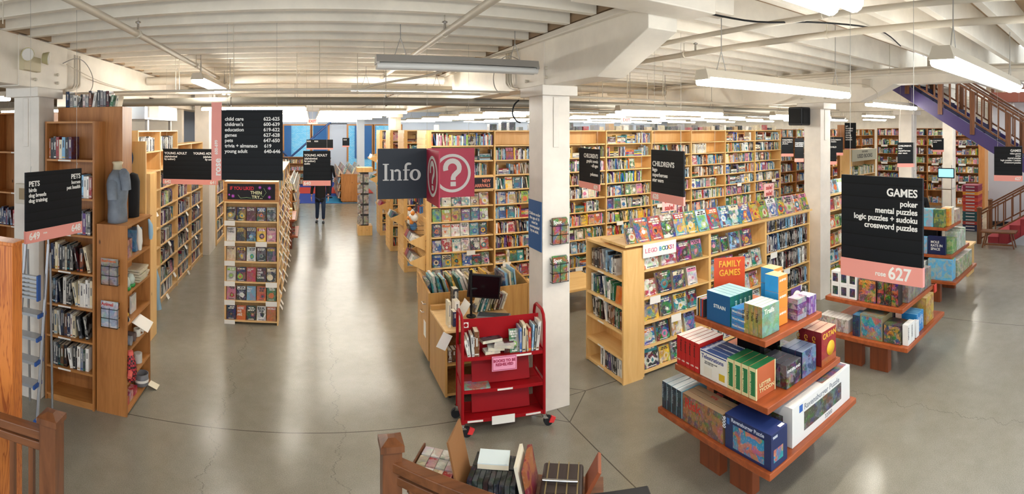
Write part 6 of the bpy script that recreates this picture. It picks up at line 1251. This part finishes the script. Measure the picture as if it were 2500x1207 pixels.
# middle table
z = .871; g = 'games on the upper shelf of the middle table'
for k in range(3):
    for q in range(2):
        o = game('white window-fronted toy box, %s from the left, %s layer' % (nth(k), ('lower', 'upper')[q]), 5.83, 5.99, 3.49 - .13*k, 3.62 - .13*k, z + .17*q, .168, '#e6e6e4', '#c0c0c0', 0, group=g, name='toy_box', cat='toy box')
        panel(o, 'L', .025, .03, .08, .11, '#2b2a2c', '#5a5456', .5, 'window')
for k in range(2): game('dark orange fantasy war game box, %s on the upper shelf edge' % ('first', 'second')[k], 5.83 + .07*k, 5.898 + .07*k, 2.95, 3.2, z, .29, '#5c4638', '#d0702c', {'L': .8}, {'T': '#4a4644'}, group=g, texts=(('WARLORDS', 'L', .02, .28, .04, '#e0a03a'),) if k == 0 else ())
for k in range(3):
    for q in range(2): game('small black and orange box, %s from the left, %s layer, above the middle table edge' % (nth(k), ('lower', 'upper')[q]), 5.83, 5.97, 2.835 - .1*k, 2.932 - .1*k, z + .145*q, .143, '#241f1f', '#b8562c', {'L': .7}, {'T': '#3a3634'}, group=g)
for k in range(6): game('grey brown box on the camera side of the middle table\'s upper shelf, %s from the left' % nth(k), 6.02 + .14*k, 6.155 + .14*k, 2.58, 2.8, z, .3 - .012*(k % 3), '#6f6a60', '#a59a86', .5, {'T': '#8c8a84'}, group=g)
o = tag(MB().box(6.86, 6.95, 2.53, 2.545, .76, .87).build('price_card', flat('red_card', '#c9402f', .6)), 'small red price card hanging off the middle table shelf edge', 'card')
z = .451; g = 'games on the bottom tier of the middle table'
for k in range(8): game('white and brown slim box, %s from the left on the bottom tier of the middle table' % nth(k), 5.74, 5.95, 3.74 - .055*k - .053, 3.74 - .055*k, z, .17, '#cfc6be', '#7a4a36', {'L': .7}, {'T': '#dcd8d2'}, group=g)
game('long light blue box on end beside the fantasy adventure box', 5.72, 5.92, 3.13, 3.23, z, .27, '#4f8fb8', '#1f2a4a', .3, {'L': '#1f2a42'}, group=g)
o = game('large teal fantasy adventure box with an ornate gold frame', 5.72, 6.02, 2.8, 3.12, z, .3, '#8a7a56', '#4f8fa0', {'L': .3, 'T': .5}, group=g); panel(o, 'L', .02, .02, .28, .26, '#3f8fa0', '#b86a3a', .9)
o = game('dark box with a golden dragon wheel on the cover', 5.72, 5.98, 2.55, 2.79, z, .23, '#2a2826', '#6b6a4a', .5, {'T': '#33332f'}, group=g); panel(o, 'L', .01, .01, .22, .21, '#3f4a3a', '#c8902c', .8)
for k in range(2): game('plain white slim box with a black title, %s at the near corner of the middle table' % ORD[k+1], 5.74 + .11*k, 5.845 + .11*k, 2.46, 2.54, z, .25, '#e6e6e2', '#c4c4c0', 0, group=g, texts=(('KODAMA', 'FV', .03, .22, .035, '#2a2a2c'),))
game('white triangular folded box leaning in front of the bright blue boxes', 6.0, 6.1, 2.46, 2.53, z, .2, '#e2e2e0', None, 0, group=g)
for k in range(4): game('bright blue box with white lettering, %s from the left' % nth(k), 6.12 + .06*k, 6.175 + .06*k, 2.5, 2.72, z, .25, '#2f86c4', '#e8eef2', {'F': .2}, {'T': '#6fb0d8'}, group=g, texts=(('TABOO', 'FV', .012, .2, .03, '#f2f2f2'),))
for k in range(3): game('tall yellow and brown game box at the right end of the middle table, %s from the left' % nth(k), 6.45 + .1*k, 6.545 + .1*k, 2.5, 2.8, z, .36, '#c8a24a', '#8a5a2c', {'F': .6, 'L': .4}, {'T': '#d8c48a'}, group=g)
for k in range(3): game('dark flat box under the upper shelf of the middle table, %s up' % nth(k), 6.05, 6.4, 2.95, 3.3, z + .06*k, .058, '#33363c', '#7d8690', .5, group=g)
z = 1.331; 
for k in range(5): game('small colourful box on the hidden top tier of the middle table, %s from the left' % nth(k), 5.95 + .15*k, 6.09 + .15*k, 2.75, 2.95, z, .2, ['#c8c2b8', '#4a6a9a', '#c86a3a', '#5a8a5a', '#b8a03a'][k], None, .6, group='games atop the middle table')
# far table
z = 1.331; cx, cy = 9.1, 3.4; g = 'games on the top tier of the far table'
for k in range(6):
    c = ['#e8a84a', '#6fc4dc', '#6fc4dc', '#3f6a4a', '#e8862c', '#d8d2c4'][k]
    for q in range(2): game('%s children\'s game, %s from the left, %s layer, top tier of the far table' % (['yellow', 'light blue', 'sky blue', 'green', 'orange', 'cream'][k], nth(k), ('lower', 'upper')[q]), cx-.42 + (0 if k < 4 else .16*(k-3)), cx-.27 + (0 if k < 4 else .16*(k-3)), cy+.42 - .2*min(k, 3) - .19 if k < 4 else cy-.42, cy+.42 - .2*min(k, 3) if k < 4 else cy-.25, z + .16*q, .158, c, '#e8743a' if k in (1, 2) else '#d8d04a', .35, group=g)
for k in range(3): game('slim pale box, %s from the left at the right end of the far table top' % nth(k), cx+.12+.1*k, cx+.2+.1*k, cy-.42, cy-.22, z, .24, '#c9b8a4', '#8a5a6a', .5, group=g)
z = .871; g = 'games on the middle tier of the far table'
o = game('navy children\'s space game box facing the camera', cx-.55, cx-.48, cy-.45, cy-.12, z, .32, '#16224a', '#2c3a6a', 0, group=g, texts=(('MOLE\nRATS IN\nSPACE', 'L', .05, .25, .062, '#e8e6dc'),))
o = game('sky blue and orange dinosaur game box beside the navy space game', cx-.55, cx-.48, cy-.1, cy+.2, z, .3, '#6fb6dc', '#e08a3a', {'L': .5}, group=g)
for k in range(3): game('green game box on the near edge of the far table, %s from the left' % nth(k), cx-.45+.09*k, cx-.37+.09*k, cy-.54, cy-.3, z, .26, '#6a9a5a', '#e0d49a', .4, group=g)
for k in range(5): game('pale animal picture box on the middle tier of the far table, %s from the left' % nth(k), cx-.15+.11*k, cx-.05+.11*k, cy-.54, cy-.3, z, .34 - .02*(k % 2), '#cfd4c4', '#7a9a6a', .5, group=g)
for k in range(4): game('white cardboard box back on the middle tier of the far table, %s from the left' % nth(k), cx-.5+.22*k, cx-.3+.22*k, cy+.25, cy+.5, z, .28, '#ddd8cc', '#a8a294', .2, group=g)
z = .451; g = 'games on the bottom tier of the far table'
o = game('large landscape game box with blue sky and yellow fields', cx-.64, cx-.57, cy-.6, cy-.15, z, .36, '#5fb0d8', '#d8b83a', {'L': .35}, group=g)
for k in range(2): game('copy behind the landscape box on the far table, %s back' % nth(k), cx-.565+.075*k, cx-.495+.075*k, cy-.6, cy-.15, z, .36, '#5fb0d8', '#d8b83a', .3, {'T': '#8fb86a'}, group=g)
for k in range(5): game('cream topped box on the near side of the far table bottom tier, %s from the left' % nth(k), cx-.38+.19*k, cx-.2+.19*k, cy-.62, cy-.3, z, .3, '#c2bc9a', '#5f8f5f', {'F': .7, 'L': .5}, {'T': '#e2ded0'}, group=g)
for k in range(2): game('white boxed game at the far left corner of the far table, %s' % nth(k), cx-.64, cx-.5, cy-.1+.16*k, cy+.05+.16*k, z, .3, '#e6e4de', '#9a9a9a', .1, group=g)
# rule: small pine bench behind the far table, as in the view
t = thing('wooden_bench', 'plain pale bench standing between the far table and the red stair', 'bench', (10.6, 3.4, 0))
MB().box(10.3, 10.75, 3.0, 4.1, .62, .66).build('seat', LIGHTPINEX, t, .004, world=True)
for y in (3.05, 4.0): MB().box(10.3, 10.75, y, y+.04, 0, .62).build('leg', LIGHTPINE, t, world=True)
# ---------------- people ----------------
def skin(name, V, Eg, mat, parent, root=0, sub=2):
    me = bpy.data.meshes.new(name); me.from_pydata([v[:3] for v in V], Eg, []); o = bpy.data.objects.new(name, me); COL.objects.link(o); o.parent = parent; me.materials.append(mat)
    o.modifiers.new('skin', 'SKIN').use_smooth_shade = True
    sv = me.skin_vertices[0].data
    for k, v in enumerate(V):
        rr = v[3] if isinstance(v[3], tuple) else (v[3], v[3]); sv[k].radius = rr; sv[k].use_root = (k == root)
    if sub: o.modifiers.new('sub', 'SUBSURF').levels = sub; o.modifiers[-1].render_levels = sub
    return o
SKINM = flat('skin', '#c99274', .6); HAIR = flat('dark_hair', '#231a16', .8); JEANS = flat('blue_jeans', '#20304a', .9); COAT = flat('black_coat', '#0e0e11', .9); SHOE = flat('dark_shoe', '#23262a', .6)
def person(label, loc, rz, coat=COAT):
    t = thing('person', label, 'person', loc, rz); t['category'] = 'person'     # faces local -y
    hips = (0, 0, .95, (.15, .11))
    V = [hips, (0, 0, 1.15, (.14, .1)), (0, .01, 1.35, (.17, .11)), (0, .01, 1.46, (.1, .08)), (0, .0, 1.54, .055), (0, -.01, 1.62, .085), (0, -.01, 1.70, .095), (0, 0, 1.76, .06),
         (.19, .01, 1.42, .06), (.25, .03, 1.15, .042), (.27, -.08, .92, .028), (-.19, .01, 1.42, .06), (-.26, .02, 1.15, .042), (-.29, -.05, .91, .028),
         (.1, -.0, .88, .085), (.11, -.08, .5, .058), (.10, .0, .1, .04), (-.1, 0, .88, .085), (-.1, .02, .5, .058), (-.12, .1, .1, .04)]
    Eg = [(0,1),(1,2),(2,3),(3,4),(4,5),(5,6),(6,7),(2,8),(8,9),(9,10),(2,11),(11,12),(12,13),(0,14),(14,15),(15,16),(0,17),(17,18),(18,19)]
    skin('body', V, Eg, SKINM, t)
    C = [(0, 0, .98, (.19, .14)), (0, 0, 1.2, (.17, .125)), (0, .01, 1.38, (.2, .13)), (0, .01, 1.48, (.11, .09)), (.21, .01, 1.42, .078), (.26, .03, 1.15, .06), (.272, -.06, .95, .05), (-.21, .01, 1.42, .078), (-.27, .02, 1.15, .06), (-.292, -.04, .94, .05), (0, .0, .78, (.2, .15)), (0, 0, .68, (.2, .15))]
    skin('coat', C, [(0,1),(1,2),(2,3),(2,4),(4,5),(5,6),(2,7),(7,8),(8,9),(0,10),(10,11)], coat, t)
    J = [(0, 0, .92, (.16, .12)), (.1, 0, .82, .1), (.11, -.08, .5, .072), (.10, .0, .12, .058), (-.1, 0, .82, .1), (-.1, .02, .5, .072), (-.12, .1, .12, .058)]
    skin('jeans', J, [(0,1),(1,2),(2,3),(0,4),(4,5),(5,6)], JEANS, t)
    for s, (x, y) in ((1, (.1, 0)), (-1, (-.12, .1))): skin('shoe', [(x, y+.03, .05, (.045, .045)), (x, y-.08, .045, (.05, .04)), (x+s*.01, y-.18, .035, (.045, .03))], [(0,1),(1,2)], SHOE, t)
    skin('hair', [(0, .02, 1.71, (.105, .1)), (0, .03, 1.78, (.08, .05)), (0, .07, 1.64, (.09, .05))], [(0,1),(0,2)], HAIR, t)
    for s in (-1, 1): MB().ball((s*.032, -.098, 1.68), .011, 8).build('eye', flat('eye_dark', '#1a1412', .3), t)
    MB().ball((0, -.107, 1.65), .014, 8, sz=1.4).build('nose', SKINM, t); MB().box(-.022, .022, -.104, -.094, 1.605, 1.613).build('mouth', flat('lip', '#8f4a42', .6), t)
    for s in (-1, 1): MB().ball((s*.095, 0, 1.66), .022, 8, sx=.5, sz=1.3).build('ear', SKINM, t)
    for (x, y, z, s) in ((.272, -.085, .9, 1), (-.292, -.055, .89, -1)):
        Vh = [(x, y, z, (.022, .03)), (x, y-.012, z-.06, (.018, .036))]; Eh = [(0,1)]
        for q in range(4):
            yy = y - .04 + q*.022; L_ = (.066, .078, .072, .055)[q]; n = len(Vh); Vh += [(x, yy, z-.09, .0095), (x-s*.006, yy, z-.09-L_*.5, .0085), (x-s*.02, yy, z-.09-L_, .0075)]; Eh += [(1, n), (n, n+1), (n+1, n+2)]
        n = len(Vh); Vh += [(x-s*.01, y-.045, z-.045, .011), (x-s*.02, y-.062, z-.085, .009)]; Eh += [(0, n), (n, n+1)]
        skin('hand', Vh, Eh, SKINM, t, sub=1)
    return t
person('person in a black coat and jeans walking up the aisle behind the 640 sign', (.30, 16.9, 0), -.1)
person('person in a dark coat standing far back, mostly hidden beyond the 640 sign', (.78, 23.0, 0), 2.6)
person('person in a black jacket behind the GAMES sign, only a shoulder showing', (11.3, 4.62, 0), 1.9)
STUFF.build('books', PRINT, origin=(0,0,0)); tag(bpy.data.objects['books'], 'rows of mixed books filling the farther shelves', 'books', kind='stuff')
